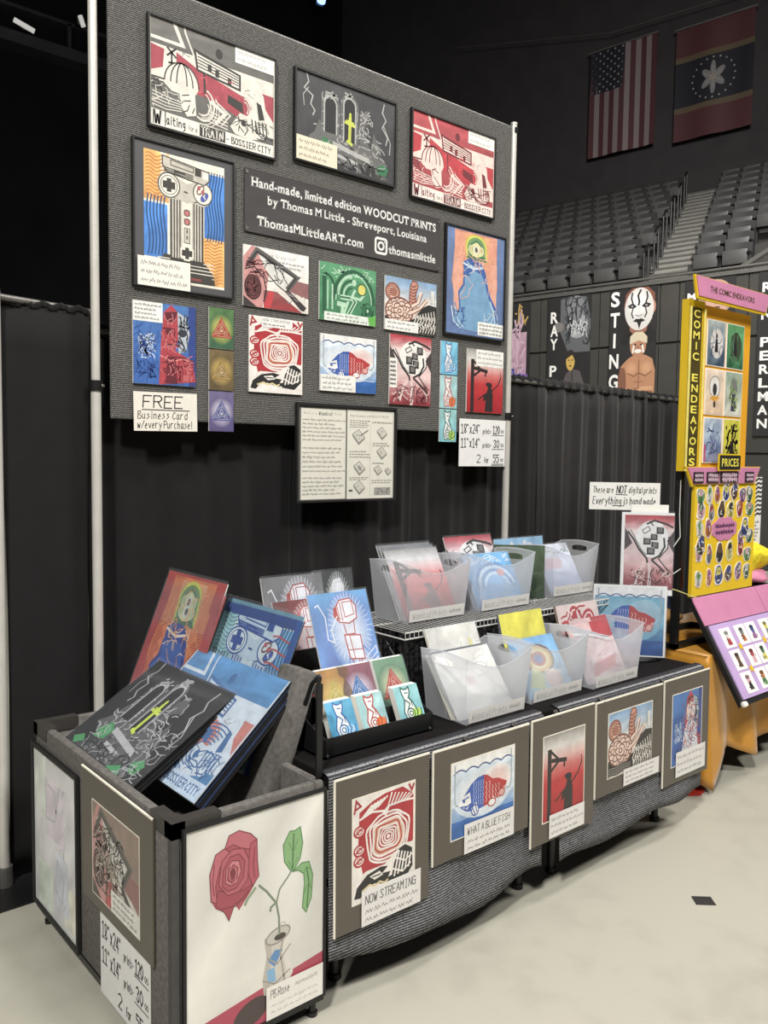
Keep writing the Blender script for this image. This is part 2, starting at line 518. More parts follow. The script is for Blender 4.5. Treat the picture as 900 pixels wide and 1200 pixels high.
    def note(s, u0, v0, u1, v1, rows=3, col=(238, 236, 230), ink=(120, 118, 116), wd=.007):
        s.rect(u0, v0, u1, v1, col)
        m = .06 * (u1 - u0); s.scrib(u0 + m, v0 + .06 * (v1 - v0), u1 - m, v1 - .06 * (v1 - v0), rows, ink, wd)
    def build(s, name, parent, m=None, y=-.0006, x=0, z=0):
        me = bpy.data.meshes.new(name)
        me.from_pydata([(a, b, c) for a, b, c in s.v], [], s.f)
        at = me.attributes.new('ink', 'FLOAT_COLOR', 'POINT')
        at.data.foreach_set('color', [q for c in s.c for q in c])
        me.materials.append(m or INK)
        o = link(name, me, parent); o.location = (x, y, z)
        return o

def arc(cu, cv, ru, rv, a0=0, a1=360, n=22, rot=0):
    full = a1 - a0 == 360
    P = []
    for i in range(n if full else n + 1):
        a = R(a0 + (a1 - a0) * i / n); x, y = ru * cos(a), rv * sin(a)
        P.append((cu + x * cos(R(rot)) - y * sin(R(rot)), cv + x * sin(R(rot)) + y * cos(R(rot))))
    return P
K = (28, 27, 27); WH = (238, 235, 226); GY = (128, 126, 122)

def d_waiting(A, pal='bw'):
    dk, pale, hot, line, cap = {'bw': ((104, 102, 98), (222, 216, 204), (176, 72, 84), (62, 60, 58), (228, 224, 212)),
        'red': ((176, 70, 76), (232, 208, 196), (198, 60, 68), (120, 44, 50), (236, 222, 212)),
        'blue': ((76, 136, 188), (204, 216, 224), (206, 120, 106), (60, 108, 164), (196, 216, 232))}[pal]
    A.rect(0, 0, 1, 1, pale)
    A.wash(0, .76, 1, 1, dk, tuple(min(255, c * 1.15) for c in dk))
    A.poly([(.0, .8), (.27, .8), (.2, 1), (.17, 1), (.23, .83), (0, .83)], pale)
    A.line([(.34, .74), (.27, .94), (.26, 1)], .01, pale)
    A.poly([(0, .5), (.1, .56), (.11, .73), (0, .75)], hot)
    A.poly([(.2, .74), (.34, .66), (.75, .52), (.8, .44), (.74, .3), (.5, .36), (.38, .38), (.2, .6)], hot)
    A.line([(.41, .64), (.42, .4)], .012, line)
    A.poly([(.89, .62), (1, .62), (1, .34), (.9, .5)], hot)
    A.poly([(.34, .82), (.36, .64), (.7, .58), (.7, .72)], pale)
    A.line([(.34, .82), (.36, .64), (.7, .58), (.7, .72)], .012, line, closed=True)
    A.lines([[(.36, .8 - .03 * i), (.69, .72 - .025 * i)] for i in range(5)], .006, line)
    A.ell(.53, .86, .028, .05, line, 12)
    for u, v in ((.44, .7), (.5, .67), (.6, .63)): A.rect(u, v - .04, u + .03, v + .03, line)
    A.lines([[(.13, .76), (.2, .68)], [(.13, .68), (.2, .77)], [(.165, .72), (.165, .56)], [(.14, .62), (.19, .63)]], .01, line)
    A.squig(.2, .4, .75, .64, 16, .004, tuple(min(255, c * 1.3) for c in hot), 3, .025); A.squig(.24, .68, .34, .78, 6, .003, GY, 3, .02); A.squig(.7, .52, .84, .62, 6, .003, GY, 3, .02)
    # street and crouching shapes
    A.poly([(0, .46), (.1, .42), (.42, .4), (.62, .34), (.78, .2), (1, .2), (1, .12), (0, .16)], dk)
    A.hatch(0, .34, .12, .47, 4, .008, line)
    A.poly(arc(.24, .45, .13, .2, 0, 180, 16) + [(.1, .43), (.2, .33), (.33, .36)], pale)
    A.lines([arc(.24, .45, .13 * k, .2, 0, 180, 12) for k in (.3, .65, 1)], .007, line)
    A.poly([(.06, .44), (.1, .31), (.2, .27), (.33, .38), (.24, .36), (.14, .37)], dk)
    A.line([(.06, .44), (.1, .31), (.2, .27), (.33, .38)], .01, line)
    A.poly([(.22, .36), (.34, .4), (.35, .2), (.28, .17), (.24, .24)], pale)
    A.squig(.22, .17, .36, .4, 8, .006, line)
    A.oval(.4, .33, .09, .15, .01, pale, -120, 70); A.oval(.4, .33, .06, .11, .006, pale, -120, 70)
    A.line([(.46, .38), (.58, .3), (.5, .18)], .02, pale); A.line([(.5, .4), (.62, .3), (.55, .18)], .008, pale)
    A.poly([(.6, .5), (.72, .46), (.73, .36), (.6, .42)], line)
    A.lines([arc(.74, .42, .03 + .015 * i, .06 + .03 * i, -60, 100, 10) for i in range(4)], .006, pale)
    A.poly([(.82, .66), (.9, .6), (.93, .36), (.86, .32), (.84, .48)], pale); A.poly([(.84, .52), (.88, .5), (.91, .36), (.86, .34)], line)
    A.poly([(.62, .2), (.7, .36), (.8, .34), (.96, .28), (.9, .16), (.78, .12), (.66, .14)], pale)
    A.ell(.73, .27, .022, .035, line, 12)
    A.squig(.64, .13, .95, .33, 16, .006, line); A.lines([[(.8 + .03 * i, .33), (.81 + .03 * i, .2)] for i in range(5)], .008, line)
    A.squig(0, .16, .3, .42, 12, .004, pale, 4, .03); A.squig(.6, .14, 1, .34, 14, .004, line, 4, .03); A.lines([arc(.4, .3, .05 + .02 * i, .07 + .03 * i, -100, 40, 10) for i in range(5)], .005, pale); A.lines([[(.02, .2 + .03 * i), (.12, .18 + .03 * i), (.24, .2 + .02 * i)] for i in range(5)], .005, pale); A.hatch(.44, .17, .6, .3, 4, .006, pale, -.03)
    if pal == 'blue': A.wash(0, 0, .5, .3, (66, 128, 190), (120, 168, 206), 4, .3); A.lines([[(.02 + .03 * i, .02), (.1 + .04 * i, .2), (.06 + .05 * i, .34)] for i in range(9)], .008, pale); A.lines([arc(.75, .3, .08 + .03 * i, .08 + .03 * i, 60, 250, 12) for i in range(6)], .006, line)
    A.poly([(0, 0), (1, 0), (1, .13), (.62, .12), (0, .16)], cap)
    ink = line
    A.rect(.025, .02, .11, .15, cap); A.lines([[(.028, .02), (.028, .15)], [(.115, .02), (.115, .16)]], .006, ink)
    A.text(.035, .03, .115, 'W', ink, wd=.16, w=.075)
    A.text(.125, .045, .075, 'aiting', ink, wd=.12, w=.15)
    A.text(.29, .045, .045, 'for a', GY, wd=.1, w=.07)
    A.rect(.375, .02, .58, .13, ink); A.text(.39, .035, .08, 'TRAIN', cap, wd=.14, w=.18)
    A.text(.59, .035, .06, '- BOSSIER CITY', ink, wd=.13, w=.38)
    if pal != 'blue': A.note(.66, .84, 1, 1, 2, WH, (170, 166, 162), .004)
    for u in (0, 1): A.rect(max(0, u - .012), 0, min(1, u + .012), 1, pale)

def d_castle(A, bright=False):
    bgc = (66, 66, 68) if not bright else (20, 19, 21)
    st = (104, 103, 102) if not bright else (92, 90, 90)
    lt = (176, 175, 172) if not bright else (186, 184, 182)
    g = (52, 122, 78) if not bright else (62, 156, 84); y = (196, 204, 74) if not bright else (206, 224, 60)
    A.wash(0, 0, 1, 1, tuple(c * .9 for c in bgc), tuple(min(255, c * 1.15) for c in bgc))
    def bolt(p, w): A.line(p, w, lt); 
    bolt([(.1, 1), (.12, .9), (.08, .82), (.16, .76), (.14, .66), (.18, .6), (.16, .54)], .008)
    bolt([(.12, .84), (.07, .74), (.08, .62)], .005)
    bolt([(.88, .95), (.86, .84), (.9, .76), (.86, .66), (.92, .56), (.9, .46)], .008); bolt([(.87, .7), (.95, .5), (.94, .36)], .006)
    def archway(u, v, w, h):
        A.poly([(u - w * 1.5, v)] + arc(u, v + h, w * 1.5, w * 2.2, 180, 0, 12) + [(u + w * 1.5, v)], st)
        A.squig(u - w * 1.5, v, u + w * 1.5, v + h + w * 2.2, 22, .005, lt, 4, .035)
        A.poly([(u - w, v)] + arc(u, v + h, w, w * 1.5, 180, 0, 12) + [(u + w, v)], tuple(c * .7 for c in bgc))
        A.line([(u - w, v)] + arc(u, v + h, w, w * 1.5, 180, 0, 12) + [(u + w, v)], .01, lt)
        A.squig(u - w, v + h + w * 1.2, u + w, v + h + w * 2.8, 10, .009, lt, 3, .03)
    A.poly([(.12, .3), (.24, .44), (.8, .34), (.92, .22), (.86, .12), (.2, .2)], st)
    A.poly([(.16, .3), (.22, .52), (.26, .5), (.26, .42), (.64, .36), (.68, .48), (.74, .34), (.9, .2), (.5, .16)], st); A.squig(.14, .2, .9, .46, 24, .006, lt, 4, .03)
    archway(.33, .4, .06, .32); archway(.52, .36, .06, .42)
    A.poly([(.62, .36), (.62, .74), (.7, .8), (.76, .66), (.68, .62), (.66, .36)], st); A.squig(.6, .4, .76, .82, 20, .006, lt, 4, .03)
    A.poly([(.74, .34), (.77, .56), (.86, .32)], st); A.squig(.74, .3, .86, .52, 8, .006, lt, 4, .03)
    A.n += 1
    for r_ in range(7):
        for c_ in range(16):
            u, v = .12 + .05 * c_ + .02 * (r_ % 2), .04 + .04 * r_
            if abs(u - .5) < .42 - .045 * r_ and A.rng.random() < .8:
                q = A.rng.uniform(.55, 1.25); A.raw([A.XY(z_) for z_ in ((u, v), (u + .043, v - .004), (u + .043, v + .03), (u, v + .034))], tuple(min(255, x * q) for x in st))
    # upright sword-like shape in the middle
    A.line([(.525, .66), (.52, .36)], .022, y); A.line([(.47, .585), (.575, .565)], .018, y); A.line([(.485, .61), (.565, .595)], .01, y); A.ell(.526, .68, .012, .03, y, 10)
    A.line([(.49, .37), (.55, .34)], .018, y)
    A.poly([(.2, .24), (.27, .34), (.36, .28), (.34, .18), (.24, .16)], g); A.squig(.2, .16, .36, .32, 8, .006, lt, 4, .03)
    A.poly([(.8, .16), (.87, .22), (.93, .18), (.9, .08), (.82, .09)], g)
    A.poly([(.35, .32), (.72, .24), (.74, .18), (.36, .26)], lt)
    A.rect(.42, .08, .58, .16, st); A.line([(.4, .17), (.6, .14)], .02, lt)
    for u in (.64, .7, .75): A.rect(u, .04, u + .035, .15, tuple(c * .5 for c in st)); 
    A.squig(.1, .03, .9, .3, 22, .004, lt, 4, .03)
    A.squig(.1, .04, .9, .2, 20, .007, tuple(c * .5 for c in bgc), 4, .04)
    if bright: A.poly([(.06, .08), (.14, .14), (.2, .09), (.12, .03)], g); A.poly([(.62, .03), (.74, .1), (.8, .02)], g); A.squig(.7, .0, 1, .5, 30, .004, lt, 5, .03)

def d_console(A, pal='col'):
    if pal == 'col': o, b, wh, k, gr = (232, 170, 96), (66, 124, 204), (232, 226, 210), (66, 62, 58), (196, 190, 176)
    else: o, b, wh, k, gr = (150, 206, 212), (96, 156, 204), (214, 230, 234), (44, 84, 168), (192, 216, 230)
    A.rect(0, 0, 1, 1, wh)
    A.wash(0, .62, .3, 1, o, tuple(min(255, c * 1.12) for c in o)); A.wash(0, .18, .28, .6, b, tuple(min(255, c * 1.25) for c in b))
    A.wash(.74, .4, 1, .92, b, tuple(min(255, c * 1.2) for c in b)); A.wash(.72, .02, 1, .4, o, tuple(min(255, c * 1.12) for c in o))
    A.poly([(.2, 1), (.28, 1), (.24, .86), (.2, .8)], wh)
    lo = (206, 130, 60) if pal == 'col' else tuple(c * .8 for c in o); lb = tuple(c * .62 for c in b)
    A.hatch(.02, .64, .24, .98, 12, .012, lo, 0, .012, 1.3); A.hatch(.74, .03, .98, .38, 13, .012, lo, 0, .012, 1.4)
    A.vhatch(.03, .2, .27, .66, 6, .012, lb, .018, 1.0); A.vhatch(.76, .38, .98, .94, 6, .012, lb, .02, 1.2)
    # column of controller shapes
    A.poly([(.14, .12), (.24, .22), (.74, .2), (.86, .1), (.88, .02), (.14, .06)], k)
    A.hatch(.16, .06, .86, .2, 5, .008, wh)
    A.rect(.46, .02, .84, .09, k); A.rect(.5, .03, .56, .08, (190, 60, 60)); A.rect(.57, .04, .7, .06, (150, 70, 66))
    A.rect(.32, .16, .72, .66, gr); A.vhatch(.31, .16, .73, .66, 12, .012, k); A.line([(.32, .16), (.32, .67), (.72, .67), (.72, .16)], .012, k)
    A.rect(.32, .16, .72, .2, k)
    A.rect(.46, .2, .58, .66, wh)
    for v in (.57, .5): A.rect(.475, v - .028, .565, v + .028, gr); A.ell(.52, v, .034, .024, (204, 112, 112)); A.oval(.52, v, .034, .024, .008, k)
    A.rect(.485, .33, .555, .45, gr); A.lines([[(.52, .36), (.52, .39)], [(.52, .41), (.52, .44)]], .012, k)
    A.lines([[(.485, .33), (.555, .33), (.555, .45), (.485, .45), (.485, .33)]], .006, k)
    def cross(u, v, s, c, wdt):
        q = s * A.w / A.h
        A.poly([(u - wdt, v - q), (u + wdt, v - q), (u + wdt, v - wdt), (u + s, v - wdt), (u + s, v + wdt), (u + wdt, v + wdt), (u + wdt, v + q), (u - wdt, v + q), (u - wdt, v + wdt), (u - s, v + wdt), (u - s, v - wdt), (u - wdt, v - wdt)], c)
    cross(.52, .25, .085, wh, .038); cross(.52, .25, .065, k, .024)
    A.poly(arc(.3, .76, .14, .105, 100, 300, 14) + [(.52, .65), (.66, .68)] + arc(.7, .75, .14, .105, -120, 80, 14) + [(.52, .8)], gr)
    A.ell(.3, .76, .13, .095, wh); A.oval(.3, .76, .13, .095, .01, k); A.oval(.3, .76, .1, .073, .006, k); cross(.3, .76, .075, k, .028)
    A.ell(.72, .75, .12, .088, wh); A.oval(.72, .75, .12, .088, .01, k)
    A.oval(.69, .775, .05, .025, .012, (120, 80, 80), rot=35); A.oval(.74, .725, .05, .025, .012, (80, 90, 130), rot=35)
    for u, v, c in ((.67, .79, (188, 90, 96)), (.72, .765, (188, 90, 96)), (.72, .71, (70, 90, 190)), (.765, .735, (70, 90, 190))): A.ell(u, v, .022, .018, c, 12)
    A.line([(.48, .735), (.53, .73)], .012, k)
    A.poly([(.22, .98), (.8, .93), (.8, .86), (.74, .82), (.28, .86), (.22, .91)], gr); A.line([(.22, .98), (.8, .93), (.8, .86), (.74, .82), (.28, .86), (.22, .91)], .01, k, closed=True)
    A.line([(.32, .96), (.6, .935), (.6, .9), (.32, .92)], .008, k, closed=True); A.rect(.62, .88, .7, .94, k); A.rect(.72, .87, .79, .925, wh)
    A.hatch(.24, .86, .6, .9, 3, .009, k, -.02); A.rect(.36, .865, .5, .885, k)
    if pal == 'blue':
        A.hatch(.72, .1, .98, .9, 9, .01, (200, 90, 90), 0, .01, 1); A.rect(0, .93, 1, 1, (38, 76, 150)); A.rect(.93, 0, 1, 1, (46, 92, 170))

def d_mountain(A, pal='blue'):
    if pal == 'blue': bg0, bg1, mid, mt, dk, ln = (92, 118, 168), (104, 128, 176), (226, 150, 122), (112, 160, 200), (60, 98, 172), (196, 214, 232)
    else: bg0, bg1, mid, mt, dk, ln = (176, 66, 74), (206, 70, 62), (232, 126, 74), (60, 104, 190), (38, 70, 160), (236, 214, 190)
    A.wash(0, 0, 1, 1, bg0, bg1)
    A.n += 1
    A.wash(.14, .3, .86, .98, tuple(min(255, c * 1.02) for c in mid), tuple(min(255, c * 1.0) for c in mid), 6, .3)
    A.poly([(.16, .96), (.84, .96), (.88, .5), (.8, .22), (.2, .22), (.1, .5)], mid)
    A.wash(.3, .66, .72, .96, mid, (236, 168, 110), 4, .3)
    for sd in (-1, 1):
        A.lines([[(.5 + sd * (.26 + .03 * sin(i)), .24 + i * .016), (.5 + sd * .37, .245 + i * .016)] for i in range(30)], .006, (236, 180, 160) if pal == 'blue' else (178, 48, 44))
    A.poly([(.3, .69), (.4, .74), (.52, .73), (.62, .68), (.68, .6), (.72, .5), (.78, .38), (.86, .3), (.9, .12), (.7, .04), (.3, .06), (.12, .12), (.24, .26), (.22, .4), (.3, .46)], mt)
    A.poly([(.28, .69), (.42, .75), (.58, .71), (.66, .64), (.7, .55), (.66, .52), (.6, .6), (.46, .63), (.38, .56), (.3, .58)], dk)
    A.line([(.28, .68), (.46, .64), (.62, .67)], .018, ln)
    A.line([(.24, .26), (.22, .4), (.3, .48), (.3, .6)], .02, dk); A.line([(.68, .52), (.74, .4), (.84, .3), (.88, .14)], .03, dk)
    A.lines([[(.1, .26), (.14, .12), (.26, .06)], [(.16, .26), (.2, .14), (.3, .08)], [(.76, .36), (.84, .22), (.86, .12)]], .012, ln)
    A.squig(.1, .04, .36, .28, 14, .008, dk, 4, .05); A.squig(.64, .06, .9, .36, 10, .008, ln, 4, .05); A.squig(.3, .52, .7, .74, 12, .007, ln, 4, .04)
    # eye in an arched window
    A.poly([(.33, .735)] + arc(.5, .85, .18, .115, 180, 0, 14) + [(.69, .725)], (206, 208, 78))
    A.poly([(.36, .74)] + arc(.5, .845, .15, .095, 180, 0, 14) + [(.66, .735)], (110, 150, 96))
    A.poly([(.33, .735), (.38, .775), (.64, .77), (.69, .725)], (60, 116, 78))
    for k in (1.2, .9, .6): A.oval(.5, .825, .1 * k, .05 * k, .014, (226, 222, 160))
    A.ell(.5, .825, .05, .04, (226, 220, 196), 12); A.ell(.5, .825, .025, .026, (80, 90, 70), 10)
    A.line([(.4, .865), (.5, .91), (.6, .865)], .016, (70, 120, 76)); A.squig(.14, .3, .86, .95, 30, .006, (236, 176, 150) if pal == 'blue' else (236, 160, 90), 4, .04)
    if pal == 'blue': A.note(.55, .02, 1, .15, 3)

def d_cleaver(A, matted=False):
    A.rect(0, 0, 1, 1, (232, 226, 216) if not matted else (150, 126, 112))
    A.poly([(0, 0), (0, .8), (.12, 1), (.2, 1), (.38, .6), (.34, .26), (.28, 0)], (206, 140, 138))
    A.wash(.3, 0, .9, .3, (176, 56, 62), (140, 84, 82)); A.poly([(.3, .0), (.4, 0), (.46, .28), (.38, .3)], (206, 60, 66))
    A.poly([(.38, .3), (.5, .3), (.9, .0), (1, 0), (1, .2), (.62, .44)], (224, 216, 206))
    A.poly([(.7, .34), (1, .25), (1, .52), (.78, .54)], (148, 96, 94))
    A.poly([(0, .0), (.0, .16), (.1, .08), (.2, .0)], (60, 50, 50))
    A.poly([(.2, .94), (.82, .58), (.66, .34), (.52, .42), (.3, .68)], (214, 212, 206))
    A.line([(.06, .66), (.2, .94), (.82, .6), (.66, .36)], .055, (92, 88, 86))
    A.line([(.04, .64), (.2, .92), (.8, .58), (.64, .32), (.5, .42), (.34, .6)], .012, K)
    A.squig(.3, .42, .7, .84, 26, .01, (70, 66, 66), 5, .05)
    A.poly([(.62, .33), (.68, .36), (.97, .1), (.93, .03), (.88, .04)], (58, 52, 52)); A.squig(.66, .06, .95, .33, 8, .008, (150, 140, 138), 3, .03)
    A.ell(.14, .32, .12, .2, (120, 56, 60)); A.oval(.14, .32, .12, .2, .012, K); A.oval(.14, .32, .085, .15, .008, K); A.squig(.04, .14, .25, .5, 30, .008, (66, 36, 38), 4, .04)
    A.squig(.02, .5, .34, .8, 26, .01, (110, 50, 54), 4, .05); A.line([(.02, .6), (.16, .66), (.3, .5), (.34, .3), (.3, .1)], .012, K)
    if matted: A.squig(.05, .1, .7, .9, 60, .012, (64, 54, 50), 4, .06); A.squig(.05, .1, .7, .9, 40, .008, (196, 184, 170), 4, .06)
    if not matted:
        A.poly([(.1, 1), (1, 1), (1, .62), (.84, .62), (.24, .98)], (236, 232, 228))
        A.text(.36, .86, .06, 'For Breakfast', (130, 120, 120), wd=.08, w=.44); A.scrib(.5, .7, .96, .84, 2, (150, 146, 146), .008)
    else: A.note(.42, 0, 1, .22, 3)

def d_thinker(A):
    g, dg, lg = (58, 128, 84), (34, 92, 60), (176, 216, 184)
    A.wash(0, 0, 1, 1, g, (86, 158, 108)); A.squig(.02, .76, .98, .98, 40, .01, lg, 4, .035)
    for r in (.36, .32): A.line(arc(.6, .38, r, r * 1.5, 0, 180, 18), .035 if r == .36 else .012, dg if r == .36 else lg)
    A.line(arc(.1, .5, .16, .3, 0, 100, 10) + [(.12, .8)], .03, dg); A.line([(.08, .1), (.08, .76)], .05, dg); A.line([(.22, .2), (.22, .64)], .02, lg); A.line([(.14, .2), (.14, .7)], .015, lg)
    A.poly(arc(.6, .38, .28, .4, 0, 180, 14), (72, 140, 96))
    for k in range(5): A.line(arc(.56, .46, .1 + .045 * k, .16 + .065 * k, 88, 178, 10), .02, lg if k % 2 else dg)
    A.line([(.36, .44), (.58, .44), (.62, .38), (.5, .14), (.62, .1)], .05, lg); A.line([(.36, .44), (.58, .44), (.62, .38), (.5, .14), (.62, .1)], .018, dg)
    A.line([(.5, .38), (.42, .14), (.54, .12)], .03, lg); A.line([(.62, .6), (.56, .46), (.72, .44), (.78, .54)], .03, lg); A.line([(.3, .32), (.48, .3)], .05, lg); A.line([(.4, .3), (.38, .06)], .04, lg)
    A.ell(.74, .62, .075, .1, (216, 208, 96)); A.oval(.74, .62, .075, .1, .012, dg); A.ell(.6, .72, .04, .06, lg, 12)
    A.squig(.7, .05, .98, .4, 20, .012, dg, 4, .05); A.rect(.8, .2, .9, .32, dg); A.ell(.85, .26, .02, .03, lg, 10)
    A.note(.08, 0, .88, .15, 2, (224, 232, 220)); A.poly([(.88, 0), (1, 0), (1, .2), (.86, .14)], (96, 184, 72))

def d_beast(A, cap=True):
    sk, ln, k = (232, 204, 186), (128, 74, 62), (40, 38, 38)
    A.wash(0, .5, 1, 1, (232, 222, 212), (126, 166, 208), 6, .1); A.wash(0, .26, 1, .52, (230, 196, 180), (234, 222, 212), 5, .15); A.rect(0, 0, 1, .26, k)
    A.poly([(.48, .5), (.46, .72), (.48, .9), (.52, .99), (.6, .98), (.63, .9), (.58, .74), (.58, .52)], (206, 140, 120))
    for i in range(6): A.line([(.47, .6 + .06 * i), (.53, .57 + .06 * i), (.6, .61 + .06 * i)], .014, ln)
    A.line([(.46, .5), (.46, .72), (.48, .9), (.52, .99), (.6, .98), (.63, .9), (.58, .72), (.6, .5)], .014, ln)
    A.ell(.14, .72, .13, .16, (196, 128, 104)); A.oval(.14, .72, .13, .16, .016, ln); A.oval(.15, .72, .08, .1, .012, sk)
    for i in range(5): A.line([(.06, .64 + .04 * i), (.14, .67 + .04 * i), (.24, .63 + .04 * i)], .01, ln)
    A.ell(.27, .38, .26, .25, sk); A.oval(.27, .38, .26, .25, .018, ln)
    for j in range(4):
        rr = .2 - .05 * j
        n = 9 - 2 * j
        for i in range(n):
            a = 360 * i / n + 20 * j
            A.oval(.27 + rr * cos(R(a)), .38 + rr * .95 * sin(R(a)), .06, .05, .012, ln, a - 100, a + 100, 8)
    A.oval(.27, .38, .035, .035, .012, ln)
    A.line([(.5, .5), (.62, .58), (.66, .72), (.7, .8)], .035, sk); A.line([(.5, .38), (.66, .48), (.8, .66), (.84, .64)], .03, sk)
    A.lines([[(.5, .54), (.6, .6), (.64, .74)], [(.52, .46), (.66, .58), (.72, .78)], [(.5, .34), (.68, .46), (.82, .64)], [(.5, .42), (.64, .5), (.78, .68)]], .01, ln)
    A.poly([(.5, .0), (.54, .26), (.64, .4), (.74, .52), (.84, .58), (1, .56), (1, 0)], k)
    for i in range(8):
        u = .56 + .055 * i
        A.line([(u, .02), (u + .03, .1), (u - .01, .18), (u + .03, .27), (u, .33 + .02 * i)], .014, (212, 206, 196)); A.oval(u + .02, .12 + .04 * (i % 3), .018, .03, .01, (212, 206, 196)); A.oval(u + .01, .3 + .02 * (i % 2), .02, .025, .01, (212, 206, 196))
    A.rect(.88, .62, .95, .86, (222, 222, 218)); A.lines([[(.9, .6), (.9, .86)], [(.97, .58), (.96, .8)]], .006, (180, 176, 172))
    if cap: A.note(0, 0, .64, .2, 2)
    else:
        A.rect(0, 0, .5, .16, (206, 196, 184)); A.hatch(0, .01, .52, .16, 5, .016, k, .02, .01, 2)

def d_portrait(A, cap=True):
    A.wash(0, 0, 1, 1, (52, 96, 178), (72, 124, 196)); A.rect(.88, 0, 1, 1, (44, 70, 150))
    A.poly([(.44, .62), (.48, .9), (.6, 1), (.7, .92), (.72, .6), (.66, .44), (.95, .32), (1, .06), (.4, .0), (.42, .36)], (186, 62, 72))
    A.poly([(.7, .92), (.84, .86), (.9, .66), (.84, .44), (.72, .4)], (176, 186, 196)); A.squig(.7, .42, .92, .9, 26, .014, (70, 72, 82), 4, .05)
    A.poly([(.0, .0), (.4, .0), (.4, .3), (.2, .26), (.1, .34)], (56, 104, 186))
    dkr = (104, 30, 44)
    A.ell(.56, .66, .06, .035, dkr, 12); A.ell(.78, .66, .07, .05, (50, 54, 66), 12); A.line([(.46, .7), (.66, .7)], .02, dkr); A.line([(.66, .68), (.64, .56), (.7, .54)], .015, dkr)
    A.line([(.52, .5), (.74, .5)], .025, dkr); A.poly([(.5, .9), (.7, .92), (.64, .78), (.52, .8)], dkr)
    A.poly([(.54, .36), (.66, .36), (.7, .02), (.5, .02)], dkr); A.line([(.42, .36), (.6, .3), (.8, .34), (.96, .3)], .016, (230, 130, 130)); A.oval(.72, .3, .2, .06, .012, dkr)
    A.rect(.78, .06, .94, .14, (206, 96, 100)); A.squig(.08, .3, .36, .62, 40, .014, (190, 208, 232), 4, .05); A.squig(.06, .06, .36, .3, 16, .014, (28, 58, 130), 4, .06); A.squig(.42, .1, .95, .46, 14, .01, (226, 120, 124), 4, .05)
    A.squig(.42, .4, .7, .9, 16, .008, (226, 130, 132), 4, .04); A.squig(.0, .0, .44, .75, 40, .007, (40, 76, 160), 4, .05); A.squig(.44, .0, 1, .4, 30, .008, (130, 34, 50), 4, .05)
    if not cap:
        A.poly([(.3, .06), (.42, .5), (.6, .62), (.8, .5), (.92, .06)], (206, 206, 214)); A.ell(.6, .7, .16, .14, (214, 196, 192)); A.squig(.3, .06, .92, .8, 40, .012, (96, 104, 150), 4, .05); A.squig(.3, .06, .92, .86, 30, .012, (190, 76, 80), 4, .05)
    if cap: A.note(0, .76, .46, 1, 4)

def d_triangle(A, c0, c1, ln, glow):
    A.wash(0, 0, 1, 1, c0, c1, 4, .3)
    q = A.w / A.h
    A.glow(.5, .48, .5, .5 * q * 1.1, glow, tuple((a + b) / 2 for a, b in zip(c0, c1)))
    def tri(s):
        return [(.5 + s * cos(R(a)) * .5, .44 + s * sin(R(a)) * .5 * q) for a in (90, 210, 330)]
    A.poly(tri(.9), tuple(min(255, c * .4 + 140) for c in glow))
    for s in (.9, .68, .46, .22): A.line(tri(s), .035, ln, closed=True)
    A.line([tri(.92)[0], tri(.42)[1]], .025, ln); A.line([tri(.92)[1], tri(.42)[2]], .025, ln); A.line([tri(.92)[2], tri(.42)[0]], .025, ln)

